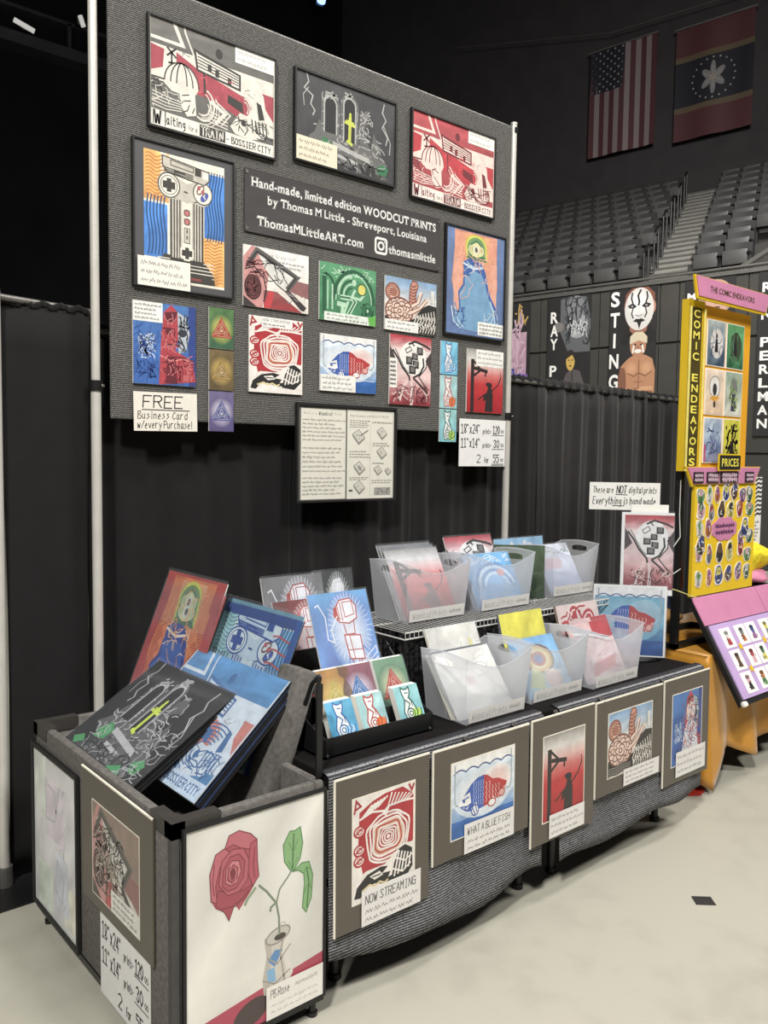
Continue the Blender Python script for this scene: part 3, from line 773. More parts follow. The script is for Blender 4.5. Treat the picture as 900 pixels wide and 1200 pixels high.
def d_stream(A, cap=None, pale=(236, 228, 220)):
    rd, k = (186, 42, 50), (36, 34, 34)
    A.rect(0, 0, 1, 1, pale)
    A.poly([(.1, .86), (.3, .93), (.5, .97), (.8, .98), (.98, .88), (.98, .42), (.9, .32), (.5, .27), (.16, .25), (.08, .5)], rd)
    # fan of cut lines along the top
    A.lines([[(.14 + .05 * i, .8 + .012 * i), (.3 + .05 * i, .9 + .008 * i)] for i in range(6)], .016, pale)
    A.lines([[(.56 + .05 * i, .84), (.62 + .06 * i, .96 - .012 * i)] for i in range(7)], .016, pale)
    A.line([(.1, .79), (.3, .83), (.5, .8), (.56, .835), (.78, .84), (.98, .83)], .02, pale)
    A.poly([(.46, .8), (.52, .74), (.58, .83)], pale)
    def ringc(s, ph):
        return [(.56 + .34 * s * (abs(cos(R(a))) ** .62) * (1 if cos(R(a)) > 0 else -1) * (1 + .06 * sin(R(a * 5 + ph))), .54 + .225 * s * (abs(sin(R(a))) ** .62) * (1 if sin(R(a)) > 0 else -1) * (1 + .06 * cos(R(a * 4 + ph)))) for a in range(0, 360, 12)]
    for i, s in enumerate((1, .87, .74, .61, .49, .38, .27, .17)):
        P = ringc(s, i * 50)
        if i == 2: A.poly(P, (222, 178, 150))
        if i == 4: A.poly(P, rd)
        A.line(P, .02 if i < 3 else .016, pale if i not in (3,) else rd, closed=True)
    A.ell(.56, .54, .03, .022, pale, 10)
    for v in (.68, .5, .4):
        A.ell(.1, v, .09, .058, pale, 16); A.oval(.1, v, .08, .05, .018, rd); A.line([(.04, v - .02), (.16, v + .03)], .016, rd); A.oval(.1, v, .04, .024, .012, rd)
    A.line([(.02, .86), (.05, .98), (.12, .92), (.04, .9)], .02, rd); A.line([(.9, .99), (.95, .92), (.99, .98)], .022, rd)
    # black jaw
    A.poly([(.0, .0), (0, .2), (.2, .28), (.5, .28), (.64, .34), (.8, .42), (.98, .4), (1, .0)], pale)
    A.poly([(.02, .05), (.06, .15), (.22, .24), (.44, .27), (.56, .25), (.46, .2), (.6, .19), (.56, .14), (.68, .15), (.64, .1), (.5, .09), (.34, .13), (.2, .12), (.12, .04)], k)
    A.poly([(.26, .215), (.42, .235), (.48, .185), (.34, .165)], pale); A.line([(.3, .2), (.44, .2)], .012, k)
    A.line([(.14, .1), (.26, .135), (.34, .105), (.42, .13), (.5, .1), (.56, .12)], .018, (226, 206, 150))
    A.poly([(.6, .08), (.66, .26), (.74, .38), (.84, .4), (.96, .34), (.97, .16), (.84, .06)], k)
    for i in range(5): A.line([(.66 + .06 * i, .12 + .01 * i), (.7 + .055 * i, .24), (.74 + .05 * i, .36 - .015 * i)], .02, pale)
    A.lines([[(.64, .2), (.8, .14), (.94, .2)], [(.68, .3), (.84, .24), (.96, .28)]], .016, pale)
    if cap == 'top': A.rect(.22, .87, .8, 1, (238, 234, 230)); A.text(.24, .945, .03, 'NOW STREAMING', (90, 86, 86), wd=.12, w=.52); A.scrib(.25, .88, .78, .93, 1, (120, 116, 116), .008)

def d_fish(A, cap=True, deep=False):
    up, lo = ((206, 220, 234), (48, 108, 192)) if not deep else ((112, 176, 204), (30, 88, 168))
    A.wash(0, 0, 1, .5, lo, up, 8, .06); A.wash(0, .42, 1, .9, up, tuple(min(255, c * 1.04) for c in up), 6, .2)
    A.rect(0, .86, 1, 1, (234, 233, 230)); A.wash(0, 0, 1, .22, tuple(c * .88 for c in lo), lo, 5, .2)
    nv, pale = (62, 92, 150), ((232, 232, 230) if not deep else (150, 196, 214))
    A.glow(.5, .52, .48, .34, pale, tuple((a + b) / 2 for a, b in zip(up, up))) 
    A.glow(.72, .62, .24, .2, (232, 190, 184) if not deep else (150, 180, 200), pale)
    A.line([(.03 + .94 * i / 40, .85 + .04 * abs(sin(i / 40 * pi * 5))) for i in range(41)], .013, nv)
    g = (160, 170, 178)
    A.line([(.05, .97), (.05, .5), (.07, .44), (.12, .42)], .014, g); A.line([(.95, .97), (.95, .5), (.92, .44), (.86, .44)], .014, g)
    b, r = (56, 92, 184), (192, 52, 56)
    A.poly([(.1, .42), (.2, .54), (.3, .66), (.4, .72), (.5, .73), (.5, .3), (.36, .28), (.22, .32)], b)
    A.poly([(.5, .73), (.56, .71), (.64, .64), (.74, .62), (.88, .54), (.85, .44), (.74, .36), (.62, .31), (.5, .3)], r)
    A.poly([(.1, .42), (.18, .52), (.28, .56), (.3, .42), (.24, .34)], pale)                     # head
    A.lines([[(.16, .48), (.27, .5)], [(.14, .4), (.24, .38)], [(.2, .36), (.29, .4)], [(.29, .56), (.31, .42), (.25, .34)]], .012, b); A.ell(.19, .46, .02, .022, nv, 10)
    for i in range(5):
        for j in range(4):
            u, v = .33 + .036 * i, .38 + .085 * j - .01 * i * 0
            A.oval(u, v, .016, .035, .006, (176, 192, 230), -90, 90, 6)
            A.oval(.53 + .05 * i, .38 + .07 * j - .0 * i, .018, .03, .006, (240, 196, 188), -90, 90, 6) if (j < 3 or i < 2) and not (i == 4 and j == 0) else None
    A.poly([(.3, .34), (.38, .4), (.42, .3), (.36, .22), (.3, .25)], pale); A.lines([[(.32, .34), (.36, .24)], [(.36, .38), (.39, .27)]], .01, b); A.oval(.36, .3, .055, .07, .01, b)
    A.poly([(.56, .32), (.66, .4), (.7, .3), (.6, .25)], pale); A.oval(.63, .32, .06, .05, .01, r); A.poly([(.72, .42), (.86, .5), (.82, .38), (.74, .34)], (226, 170, 160)); A.oval(.79, .41, .05, .05, .01, r)
    if cap: A.note(0, 0, .62, .29, 3, WH, (140, 140, 146)); A.lines([[(.66, .2), (.8, .23), (.96, .22)]], .008, up)

def d_monitor_head(A, cap=True):
    A.wash(0, 0, 1, 1, (176, 40, 52), (196, 70, 80)); A.wash(0, .3, 1, .86, (222, 178, 176), (236, 224, 220), 5, .2)
    A.wash(0, .8, 1, 1, (232, 206, 202), (186, 44, 56), 6, .05); A.wash(0, 0, 1, .34, (140, 34, 44), (222, 176, 174), 6, .1)
    A.ell(.56, .68, .34, .25, (236, 232, 226)); A.poly([(.0, .84), (.0, .52), (.16, .62)], (70, 56, 58)); A.poly([(1, .8), (1, .5), (.86, .66)], (70, 56, 58))
    k = (46, 42, 42)
    A.line([(.06, .78), (.2, .66), (.3, .54), (.46, .42), (.5, .3)], .03, k); A.line([(.12, .8), (.24, .66), (.34, .54), (.46, .46)], .012, k)
    A.line([(.8, .7), (.82, .58), (.72, .46), (.56, .4)], .03, k); A.line([(.9, .72), (.88, .56), (.7, .42), (.9, .26), (.92, .16)], .018, k); A.line([(.56, .4), (.74, .3), (.9, .2)], .03, k)
    A.line([(.44, .88), (.6, .93), (.86, .88), (.98, .84)], .03, k); A.line([(.5, .92), (.58, .86)], .02, k)
    for u, v, s in ((.72, .8, .075), (.6, .71, .07), (.46, .65, .075), (.62, .6, .075), (.54, .52, .08)):
        t = s * A.w / A.h
        A.rect(u - s, v - t, u + s, v + t, (46, 44, 44)); A.rect(u - s * .55, v - t * .5, u + s * .6, v + t * .55, (120, 116, 114)); A.line([(u - s, v + t), (u + s, v + t * .8)], .012, (200, 196, 192))
    A.line([(.36, .8), (.48, .85), (.52, .8), (.4, .75)], .012, k, closed=True)
    A.line([(.24, .06), (.32, .26), (.44, .36)], .04, (224, 196, 192)); A.line([(.52, .0), (.54, .24), (.5, .36)], .05, (224, 196, 192)); A.line([(.52, .02), (.56, .22), (.62, .3)], .012, k); A.line([(.2, .04), (.3, .26)], .012, k)
    A.squig(.02, .02, .98, .3, 30, .012, (96, 26, 34), 4, .06); A.squig(.02, .02, .98, .26, 14, .01, (236, 206, 200), 4, .06)
    if cap: A.note(0, .24, .17, .66, 6, WH, (120, 116, 116), .012)

def d_cat(A, c0, c1, ln, spot):
    A.wash(0, 0, 1, 1, c0, c1, 4, .25)
    A.poly([(.28, .86), (.3, .96), (.4, .9), (.52, .9), (.62, .95), (.62, .82), (.54, .66), (.66, .5), (.76, .26), (.66, .08), (.3, .06), (.22, .3), (.34, .6)], (226, 232, 232))
    A.poly(arc(.72, .2, .2, .16, 0, 360, 14), spot)
    A.line([(.28, .86), (.3, .96), (.4, .9), (.52, .9), (.62, .95), (.62, .82), (.54, .66), (.66, .5), (.76, .26), (.66, .08), (.3, .06), (.22, .3), (.34, .6)], .035, ln, closed=True)
    A.oval(.48, .24, .15, .13, .03, ln); A.oval(.48, .24, .07, .06, .025, ln); A.line([(.36, .62), (.52, .5), (.4, .36)], .03, ln); A.line([(.4, .8), (.54, .79)], .025, ln); A.line([(.7, .1), (.9, .16), (.92, .34)], .03, ln)
    A.line([(.5, .68), (.6, .56), (.6, .42)], .025, ln)

def d_reaper(A, cap=True):
    A.grad(0, 1, [(0, (176, 26, 36)), (.2, (192, 32, 40)), (.45, (204, 48, 52)), (.6, (216, 110, 106)), (.72, (222, 176, 170)), (.85, (216, 212, 206)), (1, (150, 146, 140))])
    k = (40, 30, 32)
    A.rect(.1, 0, .19, .84, k); A.line([(.19, .7), (.56, .66)], .05, k); A.line([(.18, .58), (.36, .67)], .035, k); A.line([(.16, .82), (.38, .68)], .03, k); A.line([(.5, .66), (.5, .58)], .03, k)
    A.poly([(.5, .02), (.52, .3), (.58, .4), (.68, .4), (.72, .3), (.72, .02)], k); A.ell(.62, .44, .07, .05, k, 14); A.ell(.6, .46, .09, .03, k, 12)
    A.line([(.3, .2), (.5, .3), (.66, .34), (.86, .46), (.94, .58)], .02, k); A.line([(.86, .46), (.9, .52), (.94, .6), (.92, .66)], .014, k)
    A.poly([(.44, .18), (.54, .22), (.54, .32), (.46, .28)], k)
    if cap: A.note(.24, .74, 1, 1, 3)

def d_hand(A, pal):
    c0, c1, ln = pal
    A.wash(0, 0, 1, 1, c0, c1, 5, .3)
    mid = tuple((a + b) / 2 for a, b in zip(c0, c1)); w_ = (234, 232, 232)
    A.glow(.58, .62, .36, .38, w_, mid); A.glow(.68, .2, .26, .3, w_, mid)
    A.lines([[(.6 + .27 * cos(R(a)), .66 + .26 * sin(R(a))), (.6 + (.36 + .03 * (a % 24 == 0)) * cos(R(a)), .66 + .33 * sin(R(a)))] for a in range(0, 360, 9)], .006, (224, 226, 234))
    # outlined device: ribbed head, neck, body and two legs
    A.poly([(.44, .72), (.42, .86), (.5, .92), (.68, .93), (.76, .86), (.74, .74), (.6, .7)], w_)
    A.poly([(.42, .72), (.36, .78), (.38, .86), (.44, .86)], ln)
    A.line([(.44, .72), (.42, .86), (.5, .92), (.68, .93), (.76, .86), (.74, .74), (.6, .7)], .014, ln, closed=True)
    A.lines([[(.46, .74), (.45, .88)], [(.5, .73), (.5, .9)], [(.54, .9), (.7, .9), (.71, .78), (.55, .76), (.54, .9)]], .01, ln)
    A.line([(.5, .7), (.52, .6), (.66, .6), (.68, .72)], .012, ln); A.poly([(.48, .6), (.5, .38), (.74, .36), (.74, .58)], w_); A.line([(.48, .6), (.5, .38), (.74, .36), (.74, .58)], .014, ln, closed=True)
    A.lines([[(.5, .46), (.74, .45)], [(.56, .6), (.58, .38)]], .01, ln)
    for u in (.54, .68): A.line([(u, .37), (u + .05, .02)], .012, ln); A.line([(u + .1, .36), (u + .16, .02)], .012, ln); A.line([(u + .03, .2), (u + .13, .2)], .01, ln)
    A.line([(.42, .78), (.28, .66), (.3, .54), (.2, .58), (.22, .78), (.14, .9), (.08, .88)], .012, w_)
    for i in range(3): A.line([(.78, .12 + .1 * i), (.97, .2 + .1 * i), (.97, .26 + .1 * i), (.79, .18 + .1 * i)], .01, w_, closed=True)

def d_rose(A):
    A.wash(0, 0, 1, 1, (222, 218, 209), (226, 223, 215), 4, .1)
    A.poly([(0, 0), (1, 0), (1, .215), (0, .115)], (186, 66, 88))
    A.ell(.45, .075, .13, .06, (74, 58, 58), 20, rot=10)
    # can
    A.poly([(.54, .39), (.56, .3), (.53, .2), (.54, .13), (.6, .1), (.72, .13), (.76, .18), (.73, .26), (.75, .33), (.74, .42), (.64, .42)], (206, 198, 186))
    A.poly([(.54, .39), (.56, .3), (.53, .2), (.54, .13), (.59, .11), (.58, .2), (.6, .3), (.59, .4)], (186, 178, 166)); A.poly([(.7, .41), (.68, .3), (.71, .2), (.69, .13), (.76, .18), (.73, .26), (.75, .33), (.74, .42)], (220, 214, 204))
    A.poly([(.57, .28), (.62, .32), (.68, .31), (.62, .24)], (92, 142, 196)); A.poly([(.56, .24), (.62, .24), (.63, .17), (.57, .18)], (128, 176, 214)); A.lines([[(.56, .3), (.64, .25), (.74, .32)], [(.53, .2), (.62, .16), (.74, .2)], [(.7, .4), (.66, .3), (.7, .14)]], .008, (160, 152, 142))
    A.ell(.645, .385, .09, .035, (196, 190, 180), 16, rot=6); A.oval(.645, .385, .09, .035, .008, (148, 140, 132), rot=6); A.ell(.66, .375, .045, .016, (72, 64, 58), 12); A.oval(.68, .42, .02, .018, .006, (190, 184, 174))
    # stems
    st = (122, 136, 112)
    A.line([(.655, .385), (.65, .47), (.63, .54), (.56, .61), (.5, .655)], .011, st); A.line([(.63, .54), (.655, .6), (.72, .645), (.75, .67)], .009, st); A.line([(.62, .54), (.59, .53), (.585, .51)], .012, st); A.line([(.48, .65), (.42, .61), (.4, .585)], .014, (140, 158, 124)); A.line([(.75, .66), (.8, .665), (.86, .655)], .012, st)
    def leaf(P, mid):
        A.poly(P, (132, 178, 116)); A.line(P, .006, (88, 138, 84), closed=True); A.line(mid, .008, (74, 120, 70))
        for i in range(len(mid) - 1):
            a, b = mid[i], mid[i + 1]; A.lines([[a, ((a[0] + b[0]) / 2 + .035, (a[1] + b[1]) / 2 + .01)], [a, ((a[0] + b[0]) / 2 - .035, (a[1] + b[1]) / 2 + .01)]], .004, (88, 142, 78))
    leaf([(.74, .665), (.69, .72), (.68, .8), (.73, .855), (.765, .85), (.81, .86), (.83, .78), (.81, .71), (.77, .67)], [(.75, .67), (.755, .75), (.76, .84)])
    leaf([(.76, .66), (.82, .685), (.88, .68), (.91, .61), (.9, .5), (.86, .44), (.83, .47), (.845, .58), (.84, .63), (.8, .655)], [(.86, .66), (.88, .58), (.865, .46)])
    # bloom
    r0, r1, dk, hi = (178, 80, 92), (194, 100, 110), (132, 52, 64), (206, 122, 128)
    A.poly([(.17, .66), (.16, .78), (.2, .86), (.26, .87), (.29, .92), (.36, .93), (.44, .9), (.49, .87), (.49, .77), (.5, .7), (.44, .64), (.36, .575), (.33, .61), (.29, .545), (.26, .59), (.2, .62)], r0)
    def petal(P, c): A.poly(P, c); A.line(P, .005, dk, closed=True)
    petal([(.26, .87), (.29, .925), (.36, .935), (.44, .905), (.485, .87), (.46, .83), (.38, .85), (.32, .88)], r1)
    petal([(.44, .86), (.485, .87), (.49, .77), (.5, .7), (.455, .66), (.42, .74), (.43, .8)], (186, 84, 96))
    petal([(.17, .66), (.16, .78), (.2, .86), (.26, .875), (.3, .85), (.23, .8), (.2, .72), (.21, .64)], r1)
    petal([(.2, .63), (.26, .59), (.29, .545), (.33, .61), (.4, .62), (.46, .67), (.4, .66), (.3, .66), (.22, .7)], (170, 72, 84))
    petal([(.22, .72), (.24, .82), (.31, .86), (.39, .85), (.43, .79), (.42, .7), (.36, .66), (.28, .66)], (188, 92, 102))
    petal([(.245, .71), (.25, .78), (.3, .83), (.36, .83), (.4, .79), (.39, .72), (.34, .68), (.28, .68)], r0)
    petal([(.265, .72), (.27, .78), (.31, .81), (.36, .8), (.375, .75), (.345, .705), (.3, .7)], hi)
    petal([(.28, .73), (.285, .78), (.32, .79), (.35, .77), (.345, .725), (.31, .71)], r0)
    A.ell(.315, .75, .02, .026, dk, 12); A.lines([[(.3, .73), (.29, .76), (.31, .79)], [(.33, .72), (.345, .75), (.33, .78)]], .004, hi)
    A.lines([[(.24, .61), (.34, .6), (.43, .65)], [(.47, .84), (.46, .76), (.47, .7)], [(.19, .82), (.18, .74), (.19, .68)]], .004, dk)

def d_holo(A):
    A.wash(0, 0, 1, 1, (220, 220, 224), (228, 227, 228), 6, .4)
    for c, b in (((214, 226, 214), (.1, .02, .45, .3)), ((224, 214, 224), (.3, .5, .75, .85)), ((230, 229, 212), (.7, .05, 1, .3)), ((212, 218, 230), (.5, .1, .8, .45)), ((222, 229, 220), (.0, .6, .3, 1))):
        A.wash(*b, c, tuple(min(255, q * 1.03) for q in c), 4, .5)
    g = (192, 192, 204)
    A.lines([[(.3, .86), (.3, .6), (.5, .62), (.62, .86)], [(.34, .82), (.5, .8), (.55, .66)], [(.55, .4), (.7, .3), (.66, .16), (.5, .2), (.55, .4)]], .014, g); A.squig(.15, .1, .85, .9, 14, .008, (208, 208, 216), 5, .06)
    A.line([(0, .0), (1, .0), (1, 1), (0, 1)], .05, (222, 226, 222), closed=True)

def d_info(A):
    A.rect(0, 0, 1, 1, (96, 94, 90))
    p, i = (222, 218, 204), (92, 88, 84)
    A.rect(.035, .015, .475, .965, p); A.rect(.49, .01, .99, .97, p)
    A.text(.06, .905, .026, 'What is a', (150, 146, 140), wd=.1, w=.13); A.text(.205, .9, .036, 'Woodcut', i, wd=.14, w=.14, slant=.15); A.text(.36, .905, .026, 'Print?', (150, 146, 140), wd=.1, w=.09)
    A.scrib(.05, .62, .465, .87, 6, i, .0035); A.scrib(.05, .29, .465, .58, 6, i, .0035); A.scrib(.05, .05, .465, .26, 5, i, .0035)
    A.text(.52, .9, .026, 'How to make a WOODCUT PRINT', (130, 126, 120), wd=.1, w=.42)
    A.scrib(.515, .78, .73, .87, 4, i, .003); A.scrib(.515, .45, .73, .54, 3, i, .003); A.scrib(.515, .21, .73, .25, 2, i, .003); A.scrib(.75, .83, .97, .87, 1, i, .003); A.scrib(.76, .58, .97, .63, 2, i, .003); A.scrib(.76, .385, .9, .41, 1, i, .003); A.scrib(.75, .17, .97, .22, 2, i, .003)
    A.line([(.735, .04), (.735, .82)], .002, (170, 166, 156))
    for u, v, s in ((.61, .67, .065), (.62, .33, .06), (.62, .12, .06), (.86, .72, .055), (.86, .5, .055), (.82, .31, .045), (.93, .3, .035)):
        q = s * A.w / A.h
        top = [(u - s, v + q * .5), (u, v + q * 1.1), (u + s, v + q * .1), (u, v - q * .6)]
        A.poly([(u - s, v + q * .5), (u, v - q * .6), (u + s, v + q * .1), (u + s, v - q * .1), (u, v - q * .9), (u - s, v + q * .2)], (150, 146, 138)); A.poly(top, (202, 198, 186)); A.line(top, .003, i, closed=True); A.squig(u - s * .5, v - q * .2, u + s * .5, v + q * .6, 5, .003, i, 3, .015)
    A.line([(.63, .7), (.71, .76)], .006, i); A.rect(.78, .045, .96, .13, (160, 156, 148)); A.squig(.79, .05, .95, .125, 12, .003, i, 4, .02); A.rect(.51, .09, .55, .11, i)

def d_price(A):
    A.rect(0, 0, 1, 1, (232, 231, 230)); k = (52, 50, 52)
    for v, a, b, p in ((.7, '18"x24"', 'prints-', '120.00'), (.4, '11"x14"', 'prints-', '30.00'), (.08, '2', 'for', '55.00')):
        if a != '2':
            A.text(.04, v, .19, a, k, wd=.1, w=.42, jit=.03); A.text(.5, v, .1, b, k, wd=.12, w=.2, jit=.03)
        else:
            A.text(.38, v, .17, a, k, wd=.1, w=.1); A.text(.54, v, .11, b, k, wd=.12, w=.11, jit=.03)
        A.text(.72 if p[0] == '1' else .74, v, .17, p[:-3], k, wd=.11, w=.16 if p[0] == '1' else .14, jit=.03); A.text(.9, v + .02, .07, '00', k, wd=.14, w=.07)
        A.line([(.7, v - .035), (.97, v - .03)], .008, k)
        if a == '2': A.line([(.7, v - .06), (.97, v - .055)], .008, k)

def d_free(A):
    A.rect(0, 0, 1, 1, (230, 224, 210)); k = (52, 48, 44)
    A.text(.14, .6, .3, 'FREE', k, wd=.1, w=.66, jit=.02, slant=.06); A.line([(.12, .545), (.88, .535)], .012, k)
    A.text(.06, .31, .19, 'Business Card', k, wd=.09, w=.8, jit=.03, slant=.1); A.text(.05, .07, .19, 'w/every Purchase!', k, wd=.09, w=.88, jit=.03, slant=.1)

def d_handmade(A):
    A.rect(0, 0, 1, 1, (230, 228, 224)); k = (44, 42, 42)
    A.text(.05, .62, .22, 'These are', k, wd=.09, w=.3, slant=.2, jit=.03); A.text(.385, .6, .28, 'NOT', k, wd=.1, w=.15, slant=.2); A.line([(.37, .56), (.54, .55)], .01, k)
    A.text(.56, .62, .22, 'digital prints', k, wd=.09, w=.4, slant=.2, jit=.03)
    A.text(.05, .2, .26, 'Everything is hand made', k, wd=.09, w=.9, slant=.2, jit=.03); A.line([(.33, .15), (.5, .145)], .01, k)

def d_banner(A):
    A.wash(0, 0, 1, 1, (64, 60, 60), (58, 54, 54), 5, .3); c = (222, 220, 216)
    A.text(.03, .74, .15, 'Hand-made, limited edition WOODCUT PRINTS', c, 'serif', w=.945, bold=.022)
    A.text(.1, .5, .14, 'by Thomas M Little - Shreveport, Louisiana', c, 'serif', w=.82, bold=.018)
    A.text(.055, .13, .155, 'ThomasMLittleART.com', c, 'serif', w=.51, bold=.022)
    q = A.w / A.h
    rr = []
    for cx, cy, a0 in ((.665, .28, 0), (.645, .28, 90), (.645, .28 - .05 * 1, 180), (.665, .23, 270)):
        pass
    u, v, s, r = .657, .24, .03, .011
    for sx, sy, a0 in ((1, 1, 0), (-1, 1, 90), (-1, -1, 180), (1, -1, 270)):
        rr += arc(u + sx * (s - r), v + sy * (s - r) * q, r, r * q, a0, a0 + 90, 5)
    A.line(rr, .008, c, closed=True); A.oval(u, v, .0145, .0145 * q, .007, c); A.ell(u + .0185, v + .0185 * q, .0035, .0035 * q, c, 8)
    A.text(.7, .14, .15, 'thomasmlittle', c, 'serif', w=.275, bold=.02)

def d_usflag(A):
    # hung by its short side: union at the top left, stripes run down
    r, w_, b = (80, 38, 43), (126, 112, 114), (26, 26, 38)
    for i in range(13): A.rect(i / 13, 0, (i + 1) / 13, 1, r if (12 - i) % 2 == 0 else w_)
    A.rect(0, .6, 7 / 13, 1, b)
    A.n += 1
    for i in range(9):
        for j in range(11):
            if (i + j) % 2 == 0:
                u, v = (i + .6) / 9.2 * 7 / 13, .6 + (j + .6) / 11.2 * .4
                P = []
                for k in range(10):
                    a = R(90 + k * 36); rr = .018 if k % 2 == 0 else .008
                    P.append(A.XY((u + rr * cos(a), v + rr * sin(a) * A.w / A.h)))
                A.raw(P, (160, 158, 160))
def d_msflag(A):
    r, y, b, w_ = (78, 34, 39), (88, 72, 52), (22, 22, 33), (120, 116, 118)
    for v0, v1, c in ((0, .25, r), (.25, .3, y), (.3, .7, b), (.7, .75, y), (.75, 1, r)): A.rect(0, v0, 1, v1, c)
    q = A.w / A.h
    for i in range(20):
        a = R(i * 18); A.ell(.5 + .27 * cos(a), .5 + .25 * q * sin(a), .012, .012 * q, (150, 148, 146), 6)
    for i in range(6):
        a = 30 + i * 60
        A.ell(.5 + .08 * cos(R(a)), .5 + .09 * q * sin(R(a)), .085, .05 * q, w_, 12, rot=a)
    A.ell(.5, .5, .035, .035 * q, (150, 128, 90), 10); A.lines([[(.5, .5), (.5 + .13 * cos(R(30 + i * 60)), .5 + .14 * q * sin(R(30 + i * 60)))] for i in range(6)], .008, (140, 136, 136))
# ------------------------------------------------------------------ floor and arena shell
def floor_mat():
    m, nt, b = newmat('polished_concrete')
    N, L = nt.nodes, nt.links
    tc = N.new('ShaderNodeTexCoord')
    n1 = N.new('ShaderNodeTexNoise'); n1.inputs['Scale'].default_value = .9; n1.inputs['Detail'].default_value = 6; n1.inputs['Distortion'].default_value = .6
    n2 = N.new('ShaderNodeTexNoise'); n2.inputs['Scale'].default_value = 7; n2.inputs['Detail'].default_value = 8
    L.new(tc.outputs['Object'], n1.inputs[0]); L.new(tc.outputs['Object'], n2.inputs[0])
    ad = N.new('ShaderNodeMath'); ad.operation = 'ADD'; L.new(n1.outputs[0], ad.inputs[0]); L.new(n2.outputs[0], ad.inputs[1])
    cr = N.new('ShaderNodeValToRGB')
    cr.color_ramp.elements[0].position = .6; cr.color_ramp.elements[0].color = lin((172, 169, 156))
    cr.color_ramp.elements[1].position = 1.0; cr.color_ramp.elements[1].color = lin((185, 182, 168))
    L.new(ad.outputs[0], cr.inputs[0]); L.new(cr.outputs[0], b.inputs['Base Color'])
    mr = N.new('ShaderNodeMapRange'); mr.inputs['To Min'].default_value = .34; mr.inputs['To Max'].default_value = .5
    L.new(n1.outputs[0], mr.inputs[0]); L.new(mr.outputs[0], b.inputs['Roughness'])
    return m
tag(MB().box(-14, 30, -12, 26, -.2, 0).obj('floor', floor_mat()), 'pale beige polished concrete arena floor', 'floor', kind='structure')

# arena side frame: a runs along the banner wall (to the right), off goes back into the stands
WO = Vector((11.291, 9.081, 0)); WD = Vector((.1553, -.9879, 0)); WN = Vector((.9879, .1553, 0))
WROT = atan2(WD.y, WD.x)
def WP(a, off, z): return WO + WD * a + WN * off + Vector((0, 0, z))
def wempty(name, a, off, z): return empty(name, WP(a, off, z), WROT)

WALLGREY = mat('olive_grey_wall_panel', (58, 57, 52), .8, noise=.1, scale=3)
WALLDARK = mat('dark_upper_wall', (60, 58, 59), .95, noise=.1, scale=2, spec=.1)
CONC = mat('stand_concrete', (62, 60, 58), .9, noise=.12, scale=3)
STEP = mat('pale_step_concrete', (128, 126, 120), .9, noise=.1, scale=4)
SEATLIT = mat('lit_seat_plastic', (76, 75, 74), .42, noise=.08, scale=6)  # seat plastic toned lighter: overhead light on the tipped-up pans is painted in
SEATSHADE = mat('shaded_seat_plastic', (54, 53, 54), .42, noise=.08, scale=6)  # same seat plastic toned darker, so backs and arms read as shaded
RAILM = mat('black_hand_rail_paint', (18, 18, 19), .5, noise=.05)

wall = empty('wall_banner', WP(0, 0, 0), WROT)
tag(wall, 'olive grey panelled wall under the stands', 'wall', kind='structure')
MB().box(-7.5, 9, .04, .5, 0, 4.9).obj('wall_core', WALLGREY, wall)
edges = [-7.5, -6.3, -5.1, -3.9, -2.7, -1.5, -.3, .58, 1.82, 2.96, 3.3, 4.45, 5.6, 6.8, 8, 9]
for i in range(len(edges) - 1):
    for z0, z1 in ((0, 1.9), (1.92, 3.82), (3.84, 4.86)):
        MB().box(edges[i] + .01, edges[i + 1] - .01, 0, .05, z0 + .01, z1 - .01).obj('wall_panel', WALLGREY, wall)
MB().box(-7.5, 9, -.03, .5, 4.86, 4.93).obj('wall_cap', STEEL, wall)
MB().tube([WD * 0 + Vector((-7.5, .1, 5.0)), Vector((9, .1, 5.0))], .025).obj('cap_rail', STEEL, wall)

# concrete tiers with the stair aisle cut through them
ROWS, TREAD, RISE, OFF0, Z0 = 11, .74, .385, .75, 4.80
def aisle(off): return 2.68 - (off - OFF0) * .29
tiers = empty('stand_tiers', WP(0, 0, 0), WROT)
tag(tiers, 'stepped concrete tiers carrying the charcoal seats', 'stands', kind='structure')
for k in range(ROWS + 1):
    o0 = OFF0 + TREAD * k - .3; z = Z0 + RISE * k
    c = aisle(OFF0 + TREAD * k)
    MB().box(-14, c - .42, o0, o0 + TREAD + .4, z - 1.2, z).obj('tier', CONC, tiers)
    MB().box(c + .42, 9, o0, o0 + TREAD + .4, z - 1.2, z).obj('tier', CONC, tiers)
stairs = empty('aisle_stairs', WP(0, 0, 0), WROT)
tag(stairs, 'pale concrete aisle stairs climbing between the seat blocks', 'stairs', kind='structure')
for k in range(ROWS * 2 + 2):
    off = OFF0 - .3 + TREAD * k / 2; c = aisle(off + .3); z = Z0 - .1 + RISE * k / 2
    MB().box(c - .42, c + .42, off, off + TREAD, z - .5, z).obj('step', STEP, stairs)
    MB().box(c - .42, c + .42, off - .012, off + .03, z - .03, z + .006).obj('step_nosing', STEEL, stairs)
tag(MB().box(-45, 11, 9.2, 9.6, 0, 22).obj('wall_upper', WALLDARK), kind='structure')
bpy.data.objects['wall_upper'].location = WP(0, 0, 0); bpy.data.objects['wall_upper'].rotation_euler = (0, 0, WROT)
ws = bpy.data.objects['wall_upper']
MB().box(-45, 11, 9.1, 9.2, 8.9, 9.75).obj('dado', mat('upper_wall_dado', (52, 50, 50), .9, noise=.1), ws)
tag(MB().box(-30, 18.3, 24, 24.4, 0, 22).obj('wall_far', mat('far_dark_wall', (30, 30, 32), .95, noise=.2, scale=.6, spec=.1)), kind='structure')
wf = bpy.data.objects['wall_far']
